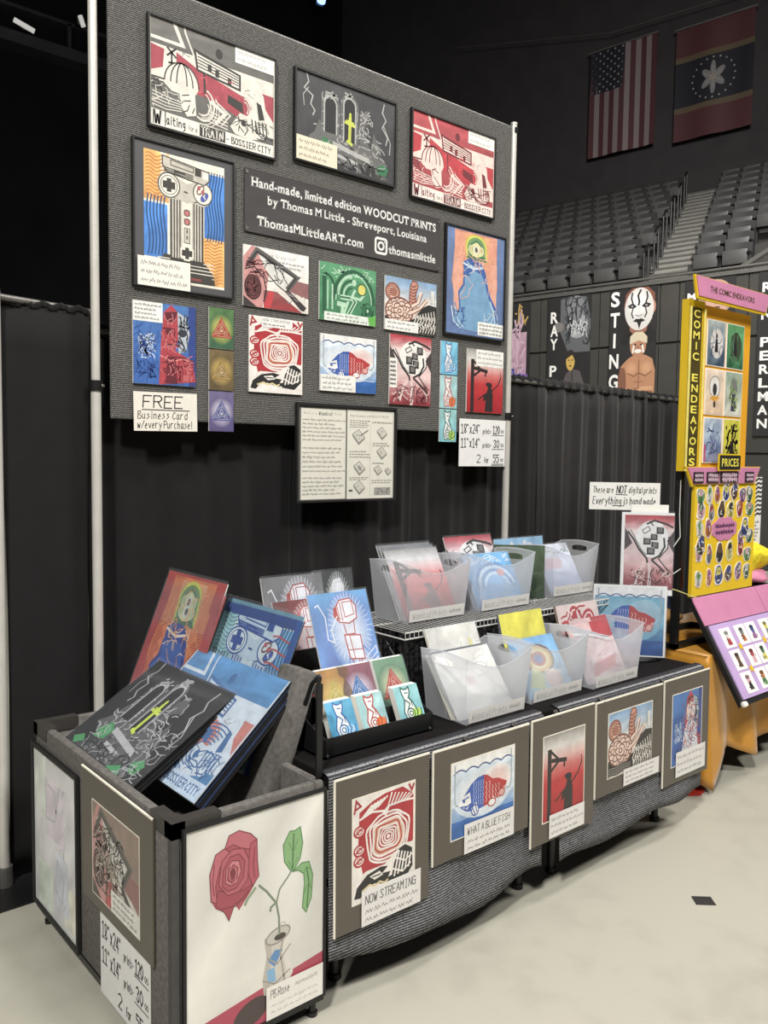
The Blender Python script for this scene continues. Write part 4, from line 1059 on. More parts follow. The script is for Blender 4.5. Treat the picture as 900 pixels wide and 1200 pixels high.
MB().box(-30, 18, 23.4, 24, 13.3, 13.62).obj('gallery_ledge', mat('gallery_ledge_paint', (58, 58, 62), .8, noise=.2, scale=1), wf)
MB().box(-30, 18, 23.6, 24, 14.35, 14.45).obj('gallery_beam', mat('gallery_beam_paint', (54, 54, 60), .8, noise=.2, scale=1), wf)
for i in range(9): MB().box(-4.2 + i * 2.0, -4.1 + i * 2.0, 23.6, 23.75, 13.6, 14.4).obj('gallery_post', MATS['gallery_beam_paint'], wf)
tag(MB().box(-30, -29.6, -14, 24, 0, 22).obj('wall_left', MATS['far_dark_wall']), kind='structure')

# one folding stadium seat; local x along the row, -y faces the arena
sb = MB()
def seat_back(u, v):
    x = -.225 + .45 * u; zz = .44 + .42 * v
    return (x * (1 - .06 * v * v), .30 + .10 * v - .03 * (1 - (2 * u - 1) ** 2) * -1 * .6 - .0, zz - .03 * (abs(2 * u - 1) ** 4) * v)
sb.grid(seat_back, 6, 5)
n0 = len(sb.v)
sb.add([(x, y + .035, z) for x, y, z in sb.v[:n0]], [tuple(i for i in f[::-1]) for f in sb.f[:30]])
def ringfaces(nu, nv, off):
    r = [i for i in range(nu + 1)] + [(j + 1) * (nu + 1) + nu for j in range(nv)] + [nv * (nu + 1) + nu - 1 - i for i in range(nu)] + [(nv - 1 - j) * (nu + 1) for j in range(nv - 1)]
    return [(r[i], r[(i + 1) % len(r)], r[(i + 1) % len(r)] + off, r[i] + off) for i in range(len(r))]
sb.f += ringfaces(6, 5, n0)
SEATBACK = sb.mesh('backrest', SEATSHADE, True)
sp = MB().cbox(-.215, .215, .10, .235, .42, .675, .02)      # pan, tipped up
SEATPAN = sp.mesh('seat_pan', SEATLIT, True)
SEATARM = MB().prism([(.22, 0), (.30, 0), (.30, .60), (.34, .60), (.34, .635), (.06, .635), (.06, .60), (.22, .60)], 'x', -.25, -.225).mesh('arm_rest', SEATSHADE)
NUM = MB().box(-.03, .03, .318, .33, .80, .825).mesh('seat_number_plate', mat('white_number_plate', (190, 190, 186), .5))
def stadium_seat(p, rz, label, group):
    o = empty('stadium_seat', p, rz); tag(o, label, 'seat', group)
    for n, d in (('backrest', SEATBACK), ('seat_pan', SEATPAN), ('arm_rest', SEATARM)): link(n, d, o)
    link('arm_rest', SEATARM, o).location.x = .472
    return o
cnt = 0
for k in range(ROWS):
    off = OFF0 + TREAD * k; z = Z0 + RISE * k; c = aisle(off)
    vl = -.55 - .66 * (off - .6)            # left end of what the camera sees of this row
    vr = 4.5 - .36 * (off - .6)
    a = c - .42 - .3 - .17 * (k % 3)
    nm = ('first', 'second', 'third', 'fourth', 'fifth', 'sixth', 'seventh', 'eighth', 'ninth', 'tenth', 'topmost')[k]
    while a > vl - .5:
        stadium_seat(WP(a, off, z), WROT, 'charcoal folding stadium seat in the %s row of the wide block above the face-paint banner' % nm, 'seats of the wide block, %s row' % nm); a -= .51; cnt += 1
    a = c + .42 + .3
    while a < (min(vr + .9, 3.95) if k < 4 else vr + .9):
        stadium_seat(WP(a, off, z), WROT, 'charcoal folding stadium seat in the %s row of the block behind the yellow tower sign' % nm, 'seats of the block behind the tower sign, %s row' % nm); a += .51; cnt += 1

# hand rails down the left of the aisle
for k in range(6):
    o0 = OFF0 + TREAD * 1.8 * k - .1; o1 = o0 + TREAD * .8
    c0, c1 = aisle(o0) - .36, aisle(o1) - .36
    z0 = Z0 + RISE * (o0 - OFF0) / TREAD - .1; z1 = Z0 + RISE * (o1 - OFF0) / TREAD - .1
    h = empty('hand_rail', WP(c0, o0, z0), WROT)
    tag(h, 'black looped hand rail on the aisle stairs, %s from the banner wall' % ('first', 'second', 'third', 'fourth', 'fifth', 'sixth')[k], 'hand rail', 'aisle hand rails')
    dx, dy, dz = c1 - c0, o1 - o0, z1 - z0
    MB().tube([(0, 0, 0), (0, 0, .95)], .022, 8).obj('post', RAILM, h)
    MB().tube([(dx, dy, dz), (dx, dy, dz + .95)], .022, 8).obj('post', RAILM, h)
    MB().tube([(0, 0, .95), (dx * .5, dy * .5, dz * .5 + 1.0), (dx, dy, dz + .95)], .022, 8).obj('top_rail', RAILM, h)
sr = empty('section_rail', WP(4.75, .2, 4.9), WROT); tag(sr, 'slanted pale guard rail at the end of the banner wall', 'guard rail')
MB().tube([(-.5, 0, .1), (.2, 1.6, 1.1), (.5, 2.4, 1.3)], .05, 8).obj('top_rail', STEEL, sr)
for t in (0, .5, 1): MB().tube([(-.5 + .7 * t, 1.6 * t, -.1 + .7 * t), (-.5 + .7 * t, 1.6 * t, .1 + 1.0 * t)], .03, 8).obj('post', RAILM, sr)

# flags
def hang(name, label, cat, a0, a1, z0, z1, off, fn, group=None, tilt=0, wav=.03):
    w, h = a1 - a0, z1 - z0
    o = empty(name, WP(a0, off, z0), WROT); tag(o, label, cat, group)
    A = Art(w, h); A.strips = 24; fn(A)
    c = A.build('cloth', o, FLAT, 0)
    for v in c.data.vertices:
        x, y, z = v.co
        q = x / w * 24; i_ = math.floor(q); f_ = q - i_; sx = sin(i_ * w / 24 * 5) * (1 - f_) + sin((i_ + 1) * w / 24 * 5) * f_
        v.co = (x, y + wav * sx * (1 - .3 * z / h) - .06, z + tilt * x)
    b = MB().grid(lambda u, v: (w * u, wav * sin(w * u * 5) * (1 - .3 * v) - .035, v * h + tilt * w * u), 24, 6).obj('cloth_back', mat('flag_backing_cloth', (60, 40, 44), .9), o)
    MB().tube([(-.05, -.06, h + .02), (w + .05, -.06, h + .02 + tilt * w)], .03, 8).obj('hanging_bar', STEEL, o)
    return o
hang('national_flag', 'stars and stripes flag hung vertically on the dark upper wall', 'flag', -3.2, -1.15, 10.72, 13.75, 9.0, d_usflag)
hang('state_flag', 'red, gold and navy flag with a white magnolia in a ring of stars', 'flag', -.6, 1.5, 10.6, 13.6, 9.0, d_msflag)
cb = MB().tube([WP(-8, 8.8, 15.3), WP(-2.5, 8.8, 14.1), WP(4, 8.8, 13.9)], .012, 8).obj('slack_cable', STEEL)
tag(cb, 'thin grey cable strung above the two flags', 'cable')

# tall printed banners on the panelled wall
def wall_banner(label, a0, a1, z0, letters, fn, lu=.16, lh=.075, tv=.86, step=.155, seed=3):
    w, h = a1 - a0, 4.84 - z0
    o = MB().box(0, w, 0, .012, 0, h).obj('name_banner', BLACKBOARD); o.location = WP(a0, -.03, z0); o.rotation_euler = (0, 0, WROT)
    tag(o, label, 'banner', 'tall banners on the panelled wall')
    A = Art(w, h, seed); A.wash(0, 0, 1, 1, (40, 38, 38), (34, 33, 34), 5, .4)
    fn(A)
    for i, ch in enumerate(letters):
        if ch != ' ': A.text(lu, tv - i * step, lh, ch, (232, 230, 226), 'bold', w=.2 * (1.15 if lh > .1 else 1) if ch != 'I' else .08, anchor='c', bold=.03)
    A.build('banner_print', o, FLAT, -.002)
    return o
def face(A, u, v, ru, rv, skin, dark):
    A.ell(u, v, ru, rv, skin, 20); A.ell(u - ru * .4, v + rv * .12, ru * .2, rv * .09, dark, 10); A.ell(u + ru * .4, v + rv * .12, ru * .2, rv * .09, dark, 10)
    A.poly([(u - ru * .1, v), (u + ru * .1, v), (u + ru * .18, v - rv * .25), (u - ru * .18, v - rv * .25)], tuple(c * .82 for c in skin)); A.ell(u, v - rv * .5, ru * .35, rv * .08, dark, 10)
def b_paint(A):
    A.wash(.2, .5, 1, 1, (40, 37, 37), (34, 32, 33), 4, .3)
    A.poly([(.24, .5), (.3, .6), (.44, .66), (.84, .66), (1, .6), (1, .5)], (30, 29, 30)); A.poly([(.42, .7), (.84, .7), (.78, .58), (.62, .55), (.46, .58)], (150, 96, 76)); A.poly([(.44, .62), (.62, .55), (.82, .62), (.9, .6), (.64, .5), (.34, .58)], (26, 25, 26))
    A.poly([(.3, .82), (.34, .95), (.48, 1), (.8, 1), (.95, .94), (.96, .82), (.9, .74)], (126, 74, 56))
    A.ell(.94, .82, .04, .05, (176, 120, 96), 12); A.poly(arc(.63, .81, .31, .19, 0, 360, 24), (206, 202, 198)); A.glow(.6, .85, .22, .13, (236, 233, 230), (206, 202, 198))
    k = (28, 27, 28)
    for s in (-1, 1):
        A.poly([(.63 + s * .05, .835), (.63 + s * .14, .865), (.63 + s * .25, .845), (.63 + s * .2, .82), (.63 + s * .1, .82)], k); A.line([(.63 + s * .13, .85), (.63 + s * .17, .91), (.63 + s * .15, .96)], .025, k); A.line([(.63 + s * .13, .82), (.63 + s * .16, .77), (.63 + s * .12, .73)], .02, k); A.ell(.63 + s * .15, .838, .03, .009, (150, 146, 144), 8)
    A.line([(.66, .98), (.6, .93), (.63, .87), (.61, .84)], .03, k); A.poly([(.5, .705), (.58, .725), (.63, .718), (.68, .725), (.77, .705), (.68, .69), (.64, .63), (.6, .69)], k)
    A.poly([(.58, .76), (.68, .76), (.66, .83), (.6, .83)], (216, 212, 208)); A.line([(.55, .76), (.63, .745), (.71, .76)], .014, (120, 116, 114))
    sk, ds, hs = (184, 128, 92), (132, 84, 60), (206, 152, 112)
    A.poly([(.26, .0), (.2, .14), (.26, .3), (.42, .37), (.54, .4), (.78, .4), (.94, .36), (1, .26), (1, 0)], sk); A.poly([(.2, .14), (.26, .3), (.38, .28), (.4, .12), (.3, .02)], ds); A.glow(.5, .28, .14, .07, hs, sk); A.glow(.82, .28, .14, .07, hs, sk)
    A.line([(.42, .24), (.56, .21), (.66, .24), (.8, .21), (.94, .25)], .018, ds); A.line([(.66, .36), (.66, .04)], .014, ds); A.lines([[(.56, .16), (.76, .16)], [(.56, .1), (.76, .1)]], .012, ds); A.line([(.52, .04), (.74, .1), (.96, .1)], .06, hs); A.line([(.52, .02), (.74, .07), (.96, .07)], .016, ds)
    face(A, .63, .48, .17, .1, (180, 124, 92), (60, 44, 38)); A.poly([(.45, .5), (.46, .57), (.56, .605), (.72, .605), (.82, .56), (.82, .5), (.64, .53)], (206, 190, 160)); A.lines([[(.54, .49), (.52, .42)], [(.72, .49), (.75, .42)]], .025, (232, 228, 222)); A.ell(.63, .435, .08, .018, (226, 220, 214), 12)
    A.ell(.42, .03, .2, .04, (196, 196, 198))
def b_ape(A):
    A.poly([(.3, .98), (.62, 1), (.9, .98), (1, .8), (1, .55), (.5, .55), (.3, .72)], (92, 94, 98)); A.ell(.7, .76, .24, .1, (150, 152, 156)); A.ell(.66, .9, .2, .1, (120, 122, 126)); A.squig(.4, .6, 1, 1, 40, .02, (52, 54, 58), 4, .05)
    A.ell(.26, .76, .12, .04, (120, 116, 112)); A.line([(.52, .74), (.9, .74)], .03, (60, 60, 64)); A.squig(.48, .66, .95, .82, 20, .014, (196, 198, 200), 3, .04)
    A.poly([(.3, 0), (.34, .26), (.46, .38), (.58, .42), (.78, .4), (.9, .28), (.98, .04), (.98, 0)], (86, 80, 80)); A.line([(.6, .4), (.62, .2)], .02, (52, 48, 48)); A.ell(.36, .1, .14, .06, (104, 78, 76)); face(A, .56, .48, .1, .075, (204, 164, 72), (84, 62, 34)); A.poly([(.46, .5), (.48, .56), (.56, .575), (.66, .55), (.67, .48), (.6, .53)], (44, 36, 34))
def b_purple(A):
    # abstract pink and violet shapes: the figure itself is left out
    A.wash(.1, .02, .95, .4, (96, 70, 150), (120, 90, 170), 5, .4); A.wash(.2, .4, .9, .75, (176, 132, 158), (196, 160, 176), 5, .4); A.squig(.1, .05, .95, .45, 24, .04, (60, 80, 190), 5, .08); A.squig(.2, .4, .9, .95, 16, .04, (206, 170, 190), 5, .08); A.squig(.5, .8, .95, 1, 8, .03, (196, 160, 80), 4, .06); A.rect(.1, .02, .4, .1, (188, 140, 60))
def b_portrait_woman(A):
    A.ell(.62, .86, .34, .13, (176, 140, 112)); A.poly([(.3, .98), (.2, .6), (.4, .62), (.44, .9)], (150, 120, 84)); face(A, .64, .84, .22, .1, (196, 150, 128), (90, 60, 52)); A.poly([(.3, .5), (.5, .56), (.8, .56), (.95, .3), (.9, 0), (.2, 0), (.2, .3)], (140, 50, 52)); face(A, .5, .58, .14, .06, (190, 140, 116), (80, 52, 46)); A.line([(.2, .3), (.36, .2), (.3, .06)], .06, (190, 140, 116))
def b_man(A):
    A.ell(.7, .84, .3, .14, (120, 96, 82)); face(A, .7, .82, .24, .12, (168, 128, 106), (60, 44, 40)); A.poly([(.3, .0), (.4, .5), (.7, .6), (1, .5), (1, 0)], (66, 62, 60))
wall_banner('narrow banner of pink and violet shapes beside the panel pole', -.36, .37, 2.5, '', b_purple)
wall_banner('dark banner lettered RAY P with a grey ape above a hooded man', .76, 1.66, 2.5, 'RAY P', b_ape, .17, .085, .80, .108)
wall_banner('banner lettered STING with a white painted face above a bare-chested wrestler', 2.04, 2.92, 2.86, 'STING', b_paint, .13, .125, .855, .187)
wall_banner('banner lettered MELISSA JOAN partly behind the yellow tower sign', 3.42, 4.25, 2.5, 'MELISSA JOAN', b_portrait_woman, .14, .05, .86, .078)
wall_banner('dark banner lettered RON PERLMAN beyond the yellow tower sign', 4.62, 5.5, 2.2, 'RON PERLMAN', b_man, .16, .055, .88, .083)
# ------------------------------------------------------------------ pipe and drape of the booth
def pole(label, x, y, h, rad=.021, split=None, base=True):
    o = empty('upright_pole', (x, y, 0)); tag(o, label, 'pole')
    if split:
        MB().tube([(0, 0, .01), (0, 0, split)], rad, 20).obj('lower_tube', POLE, o, True)
        MB().tube([(0, 0, split), (0, 0, h)], rad * .86, 20).obj('upper_tube', POLE, o, True)
        MB().tube([(0, 0, split - .025), (0, 0, split + .02)], rad * 1.25, 20).obj('collar', BLACKPLASTIC, o, True)
        MB().tube([(rad * .9, -rad * .9, split - .002), (rad * 1.2, -rad * 1.2, split - .002)], .007, 8).obj('collar_button', STEEL, o)
    else:
        MB().tube([(0, 0, .01), (0, 0, h)], rad, 20).obj('tube', POLE, o, True)
    MB().tube([(0, 0, h), (0, 0, h + .012)], rad * .95, 20).obj('end_cap', POLE, o, True)
    MB().box(-.012, .012, -rad - .001, -rad + .004, h - .05, h - .02).obj('hook_slot', BLACKPLASTIC, o)
    if base:
        MB().cbox(-.2, .2, -.2, .2, 0, .008, .003).obj('base_plate', BLACKMETAL, o)
        MB().tube([(0, 0, .008), (0, 0, .09)], rad * 1.5, 16).obj('base_pin_socket', STEEL, o)
    return o
PY = 1.46
pole('white telescoping pole with black collar beside the large print panel', -.15, PY, 4.02, .0215, 2.085)
pole('pale upright pole at the seat-side edge of the large print panel', 2.478, PY, 3.84, .0215, 2.06)
pole('short white upright pole on a black base at the booth corner', -.545, PY + .02, 2.43)
def rail(label, p, q, r=.014):
    o = MB().tube([p, q], r, 12).obj('cross_rail', STEEL, smooth=True); return tag(o, label, 'rail')
rail('thin grey cross rail joining the corner pole to the panel pole', (-.53, PY + .02, 2.41), (-.10, PY + .1, 2.405))
rail('pale top rail that carries the large print panel', (-.14, PY + .012, 3.822), (2.47, PY + .012, 3.822), .011)
rail('long rail inside the hem of the back drapes', (-.1, 1.56, 2.33), (5.6, 1.56, 2.27))
mb = MB().cbox(-.25, .25, -.25, .25, 0, .03, .006).obj('base_mat', BLACKPLASTIC); mb.location = (-.56, 1.36, 0); mb.location.z = .0
tag(mb, 'black rubber mat around the foot of the corner pole', 'base mat')
bpy.data.objects.remove(mb)

def drape(label, x0, x1, y, z0, z1, n, amp, m, seed, slope=0.0, hem=.035):
    r = random.Random(seed); ph = [r.uniform(0, 6.28) for _ in range(4)]
    def fn(u, v):
        x = x0 + (x1 - x0) * u; zt = z1 + slope * (x - x0)
        z = z0 + (zt - z0) * v
        k = 1 - .55 * v ** 6
        yy = amp * k * (sin(u * n * 2 * pi + ph[0] + .5 * sin(u * 5 + ph[1])) * .7 + .3 * sin(u * n * 4.6 * pi + ph[2] + v) + .25 * sin(u * 3 + ph[3] + v * 2))
        return (x + .012 * sin(v * 4 + u * 9), y + yy, z)
    o = MB().grid(fn, max(30, int(n * 14)), 14).obj('drape', m, smooth=True, fix=False)
    tag(o, label, 'curtain', 'black drapes of the booth')
    thicken(o, .003)
    # gathered sleeve around the rail
    c = MB().grid(lambda u, v: (x0 + (x1 - x0) * u, y + hem * .6 * cos(v * 2 * pi) + .004 * sin(u * 90), z1 + slope * (x1 - x0) * u + hem * sin(v * 2 * pi) * .8 + .006 * sin(u * n * 30)), max(60, int(n * 24)), 8).obj('rod_pocket', m, o, True, fix=False)
    return o
drape('flat black drape between the corner pole and the panel pole', -.52, -.165, 1.50, .04, 2.40, 1, .004, BLACKCLOTH, 1, hem=.018)
drape('black drape hanging below the panel beside the corner drape', -.16, .93, 1.568, .03, 2.34, 4, .01, BLACKCLOTH, 2, -.011)
drape('black drape behind the two-page information board', .9, 1.78, 1.562, .03, 2.328, 4, .014, BLACKCLOTH, 3, -.011)
drape('black drape behind the pole at the seat-side edge', 1.75, 2.93, 1.568, .03, 2.32, 5, .014, BLACKCLOTH, 4, -.011)
drape('black drape with deep folds lightened as if lit behind the handmade sign', 2.9, 4.18, 1.562, .03, 2.305, 6, .026, LITCLOTH, 5, -.011)
drape('dark drape at the neighbouring stall behind the tower sign', 4.15, 5.7, 1.568, .03, 2.29, 7, .022, BLACKCLOTH, 6, -.011)

# ------------------------------------------------------------------ the large panel and what hangs on it
pan = MB().cbox(-.087, 2.452, 1.452, 1.472, 1.945, 3.815, .008).obj('display_panel', PANEL)
tag(pan, 'huge charcoal ribbed cloth panel covered with framed prints', 'panel')

def ring(mb_, x0, x1, z0, z1, w, y0, y1):
    for a, b, c, d in ((x0, x1, z1 - w, z1), (x0, x1, z0, z0 + w), (x0, x0 + w, z0 + w, z1 - w), (x1 - w, x1, z0 + w, z1 - w)):
        mb_.box(a, b, y0, y1, c, d)
    return mb_
def sheet(name, label, cat, w, h, loc, fn, rz=0, lean=0, ink=None, t=.004, board=None, frame=None, inset=None, bevel=None, group=None, seed=1, args=(), kw=None, roll=0, sleeve=None):
    """a printed sheet or board; loc is its lower left front corner"""
    o = MB().box(0, w, 0, t, 0, h).obj(name, board or PAPER)
    o.location = loc; o.rotation_euler = (-lean, roll, rz)
    tag(o, label, cat, group)
    u0, v0, u1, v1 = inset or (0, 0, 1, 1)
    aw, ah = w * (u1 - u0), h * (v1 - v0)
    if fn:
        A = Art(aw, ah, seed); fn(A, *args, **(kw or {}))
        A.build('artwork', o, ink or INK, -.0008, w * u0, h * v0)
    if bevel:
        ring(MB(), w * u0 - bevel, w * u1 + bevel, h * v0 - bevel, h * v1 + bevel, bevel, -.0012, 0).obj('mat_bevel', CREAM, o)
    if frame:
        fw, fd, fm = frame
        ring(MB(), -fw, w + fw, -fw, h + fw, fw * 1.3, -fd, t).obj('frame', fm, o)
    if sleeve:
        MB().box(-sleeve, w + sleeve, -.0035, -.003, -sleeve * .5, h + sleeve * 2).obj('clear_sleeve', CLEAR, o)
    return o
BF = (.007, .009, BLACKBOARD)
YP = 1.438
S = sheet
S('framed_print', 'large grey and red framed print lettered Waiting for a TRAIN', 'print', .64, .46, (.088, YP, 3.222), d_waiting, frame=BF, args=('bw',), t=.012, seed=4)
S('framed_print', 'grey framed print of ruined arches with a lime upright shape on the panel', 'print', .645, .43, (.848, YP, 3.256), d_castle, frame=BF, t=.012, seed=5)
A_ = bpy.data.objects['framed_print.001']
n = Art(.25, .115, 3); n.note(0, 0, 1, 1, 3, (222, 212, 186), (150, 140, 120), .012); n.build('caption_card', A_, FLAT, -.0105, 0, .0)
S('framed_print', 'all-red framed print lettered Waiting for a TRAIN', 'print', .665, .465, (1.617, YP, 3.234), d_waiting, frame=BF, args=('red',), t=.012, seed=6)
nes = S('framed_print', 'framed print of a column of game pads in orange and blue waves', 'print', .486, .62, (.014, YP, 2.53), d_console, frame=(.005, .008, BLACKBOARD), board=GREYMAT, inset=(.095, .05, .905, .945), t=.012, seed=7)
n = Art(.25, .125, 5); n.note(0, 0, 1, 1, 3, (232, 228, 216), (150, 146, 140), .012); n.build('caption_card', nes, FLAT, -.0105, .012, .0)
S('framed_print', 'tall framed print of a blue mountain below an arched eye', 'print', .5, .615, (1.893, YP, 2.518), d_mountain, frame=BF, t=.012, seed=8)
bn = S('name_banner_sign', 'dark vinyl sign lettered Hand-made, limited edition WOODCUT PRINTS', 'sign', 1.285, .292, (.566, YP + .006, 2.857), d_banner, ink=FLAT, t=.003, board=BLACKBOARD)
for x in (.012, 1.27):
    for z in (.014, .276): MB().tube([(x, -.004, z), (x, .001, z)], .008, 12).obj('grommet', STEEL, bn)
G11 = 'small unframed prints on the panel'
t_ = .008
S('small_print', 'print of a meat cleaver over pink and red on the panel', 'print', .376, .285, (.559, YP + .004, 2.509), d_cleaver, t=t_, group=G11, seed=9)
S('small_print', 'green print of a seated figure under an arch with a yellow disc', 'print', .372, .292, (1.004, YP + .004, 2.494), d_thinker, t=t_, group=G11, seed=10)
S('small_print', 'print of a pink curled beast under a blue sky on the panel', 'print', .384, .288, (1.442, YP + .004, 2.49), d_beast, t=t_, group=G11, seed=11)
S('small_print', 'red and blue portrait print above the FREE sign', 'print', .3, .358, (.009, YP + .004, 2.105), d_portrait, t=t_, group=G11, seed=12)
S('small_print', 'red swirl and black jaw print on the ribbed panel', 'print', .31, .365, (.592, YP + .004, 2.102), d_stream, t=t_, group=G11, seed=13, args=('top',))
S('small_print', 'blue and red fish print with a caption block on the panel', 'print', .372, .291, (1.013, YP + .004, 2.133), d_fish, t=t_, group=G11, seed=14)
S('small_print', 'crimson print of a figure with monitors for a head on the panel', 'print', .31, .383, (1.482, YP + .004, 2.087), d_monitor_head, t=t_, group=G11, seed=15)
S('small_print', 'red print of a gallows and a reaper above the price sheet', 'print', .318, .377, (2.09, YP + .004, 2.07), d_reaper, t=t_, group=G11, seed=16)
TRI = [((52, 96, 66), (86, 130, 70), (176, 66, 48), (206, 190, 84), 'green mini print of a red impossible triangle'),
       ((96, 78, 46), (120, 100, 62), (150, 116, 46), (206, 170, 84), 'brown mini print of a golden impossible triangle'),
       ((84, 74, 124), (116, 104, 150), (84, 88, 150), (206, 200, 216), 'violet mini print of a blue impossible triangle')]
for i, (a, b, c, d, l) in enumerate(TRI):
    S('mini_print', l + ' on the panel', 'print', .13, .186, (.378, YP + .005, 2.292 - i * .193), d_triangle, t=.006, args=(a, b, c, d), group='impossible triangle mini prints on the panel', seed=20 + i)
CAT = [((92, 176, 216), (120, 196, 226), (66, 110, 176), (150, 200, 230), 'sky blue mini print of a seated cat outlined in blue'),
       ((150, 200, 206), (170, 212, 214), (190, 66, 52), (228, 120, 62), 'pale mini print of a seated cat outlined in red'),
       ((120, 190, 206), (150, 206, 206), (44, 96, 84), (176, 216, 82), 'aqua mini print of a seated cat outlined in green')]
for i, (a, b, c, d, l) in enumerate(CAT):
    S('mini_print', l + ' on the panel', 'print', .138, .19, (1.87, YP + .005, 2.28 - i * .196), d_cat, t=.006, args=(a, b, c, d), group='cat mini prints on the panel', seed=24 + i)
S('paper_sign', 'hand-lettered FREE Business Card sign pinned below the portrait print', 'sign', .306, .172, (.012, YP + .006, 1.897), d_free, ink=FLAT, t=.001, seed=27, roll=-.015)
S('price_sheet', 'white price sheet pinned to the lower edge of the panel', 'sign', .408, .284, (2.034, YP + .004, 1.745), d_price, ink=FLAT, t=.002, seed=28)
ib = S('information_board', 'framed two-page handwritten information board hanging below the panel', 'board', .65, .49, (.87, YP, 1.565), d_info, ink=FLAT, t=.008, frame=(.008, .012, BLACKBOARD), seed=29)

# ------------------------------------------------------------------ browse bin
BW, BD, BT = .522, 1.14, .78
bn_ = empty('browse_bin', (-BW, 0, 0)); tag(bn_, 'grey carpeted browse bin full of large prints', 'print bin')
th = .034
def wallbox(x0, x1, y0, y1): return MB().cbox(x0, x1, y0, y1, .075, BT, .012)
wallbox(0, th, 0, BD).obj('side_wall', CARPET, bn_, True); wallbox(BW - th, BW, 0, BD).obj('side_wall', CARPET, bn_, True)
wallbox(th, BW - th, 0, th).obj('end_wall', CARPET, bn_, True); wallbox(th, BW - th, BD - th, BD).obj('end_wall', CARPET, bn_, True)
MB().box(th, BW - th, th, BD - th, .08, .55).obj('raised_floor', CARPET, bn_)
for cx, sx, cy, sy in ((0, 1, 0, 1), (0, 1, BD, -1)):
    x0, x1 = (cx - .004, cx + .15); y0, y1 = ((cy - .004, cy + .13) if sy > 0 else (cy - .13, cy + .004))
    m_ = MB().box(x0, x1, *((y0, y0 + .042) if sy > 0 else (y1 - .042, y1)), BT - .042, BT + .004)
    m_.box(x0, x0 + .042, y0, y1, BT - .042, BT + .005)
    m_.obj('corner_bracket', mat('dark_grey_bracket', (58, 55, 52), .5, noise=.08), bn_)
MB().box(-.003, .02, -.003, .02, .08, BT - .04).obj('corner_post', mat('grey_corner_trim', (74, 72, 70), .8), bn_)
MB().box(.0, BW, -.003, .003, .06, .082).obj('bottom_edge_trim', BLACKPLASTIC, bn_); MB().box(-.003, .003, 0, BD, .06, .082).obj('bottom_edge_trim', BLACKPLASTIC, bn_)
for x in (.03, BW - .022):
    for y in (.03, BD - .04): MB().tube([(x, y, .002), (x, y, .08)], .012, 12).tube([(x, y, 0), (x, y, .014)], .017, 12).obj('foot', BLACKMETAL, bn_, True)
MB().box(.03, BW - .02, .02, BD - .02, .045, .075).obj('base_frame', BLACKMETAL, bn_)
# leaning carpeted back board and its strap
for nm_, lab_, loc_, ly, lz, an in (('back_board', 'slanted grey carpeted board rising beside the black strap bar', (-.145, .2, .56), .125, .56, 19.5), ('back_board', 'second slanted grey board hidden behind the bin prints', (-.113, .36, .56), .72, .5, 22)):
    bb = empty(nm_, loc_); bb.rotation_euler = (0, R(an), 0)
    tag(bb, lab_, 'board')
    MB().cbox(0, .085 if ly < .2 else .022, 0, ly, 0, lz, .015).obj('carpet_board', CARPET, bb, True)
st = empty('strap_bar', (-.012, .018, .785)); tag(st, 'black strap bar rising from the bin rim beside the card rack', 'bar')
MB().box(-.011, .011, -.004, .004, -.0, .30).obj('bar', BLACKMETAL, st)
MB().tube([(-.006, 0, .29), (0, 0, .318), (.02, .03, .315), (.03, .08, .28), (.03, .12, .2)], .008, 8).obj('loop', BLACKMETAL, st, True)

def faceX(name, label, cat, w, h, ytop, z0, fn, x=-BW - .006, **k):
    return S(name, label, cat, w, h, (x, ytop, z0), fn, rz=-pi / 2, **k)
faceX('hologram_poster', 'iridescent white poster in a black frame on the bin side', 'poster', .44, .6, 1.13, .1, d_holo, ink=PALE, t=.004, frame=(.012, .008, BLACKBOARD), seed=31, x=-BW - .009)
cm = faceX('matted_print', 'brown matted cleaver print fixed to the side of the bin', 'print', .54, .44, .64, .325, d_cleaver, ink=SLEEVE, t=.006, board=MATBOARD, inset=(.17, .1, .83, .8), bevel=.003, seed=32, kw={'matted': True}, x=-BW - .010)
MB().box(0, .54, -.002, .004, .436, .441).obj('mat_edge', CREAM, cm)
faceX('price_sheet', 'white price sheet taped low on the side of the bin', 'sign', .372, .275, .505, .048, d_price, ink=FLAT, t=.0015, seed=33, x=-BW - .004)
rp = S('framed_drawing', 'framed drawing of a red rose standing in a crushed can', 'drawing', .478, .665, (-.49, -.012, .09), d_rose, ink=PALE, t=.006, board=CREAM, frame=(.007, .006, BLACKBOARD), seed=34)
n = Art(.21, .105, 6); n.rect(0, 0, 1, 1, (232, 228, 220)); n.text(.07, .62, .24, 'PB Rose', (140, 132, 128), wd=.09, w=.34, slant=.1); n.scrib(.5, .62, .95, .88, 1, (170, 164, 160), .01); n.scrib(.08, .1, .9, .5, 2, (190, 184, 178), .008); n.build('caption_card', rp, FLAT, -.005, .265, .002)

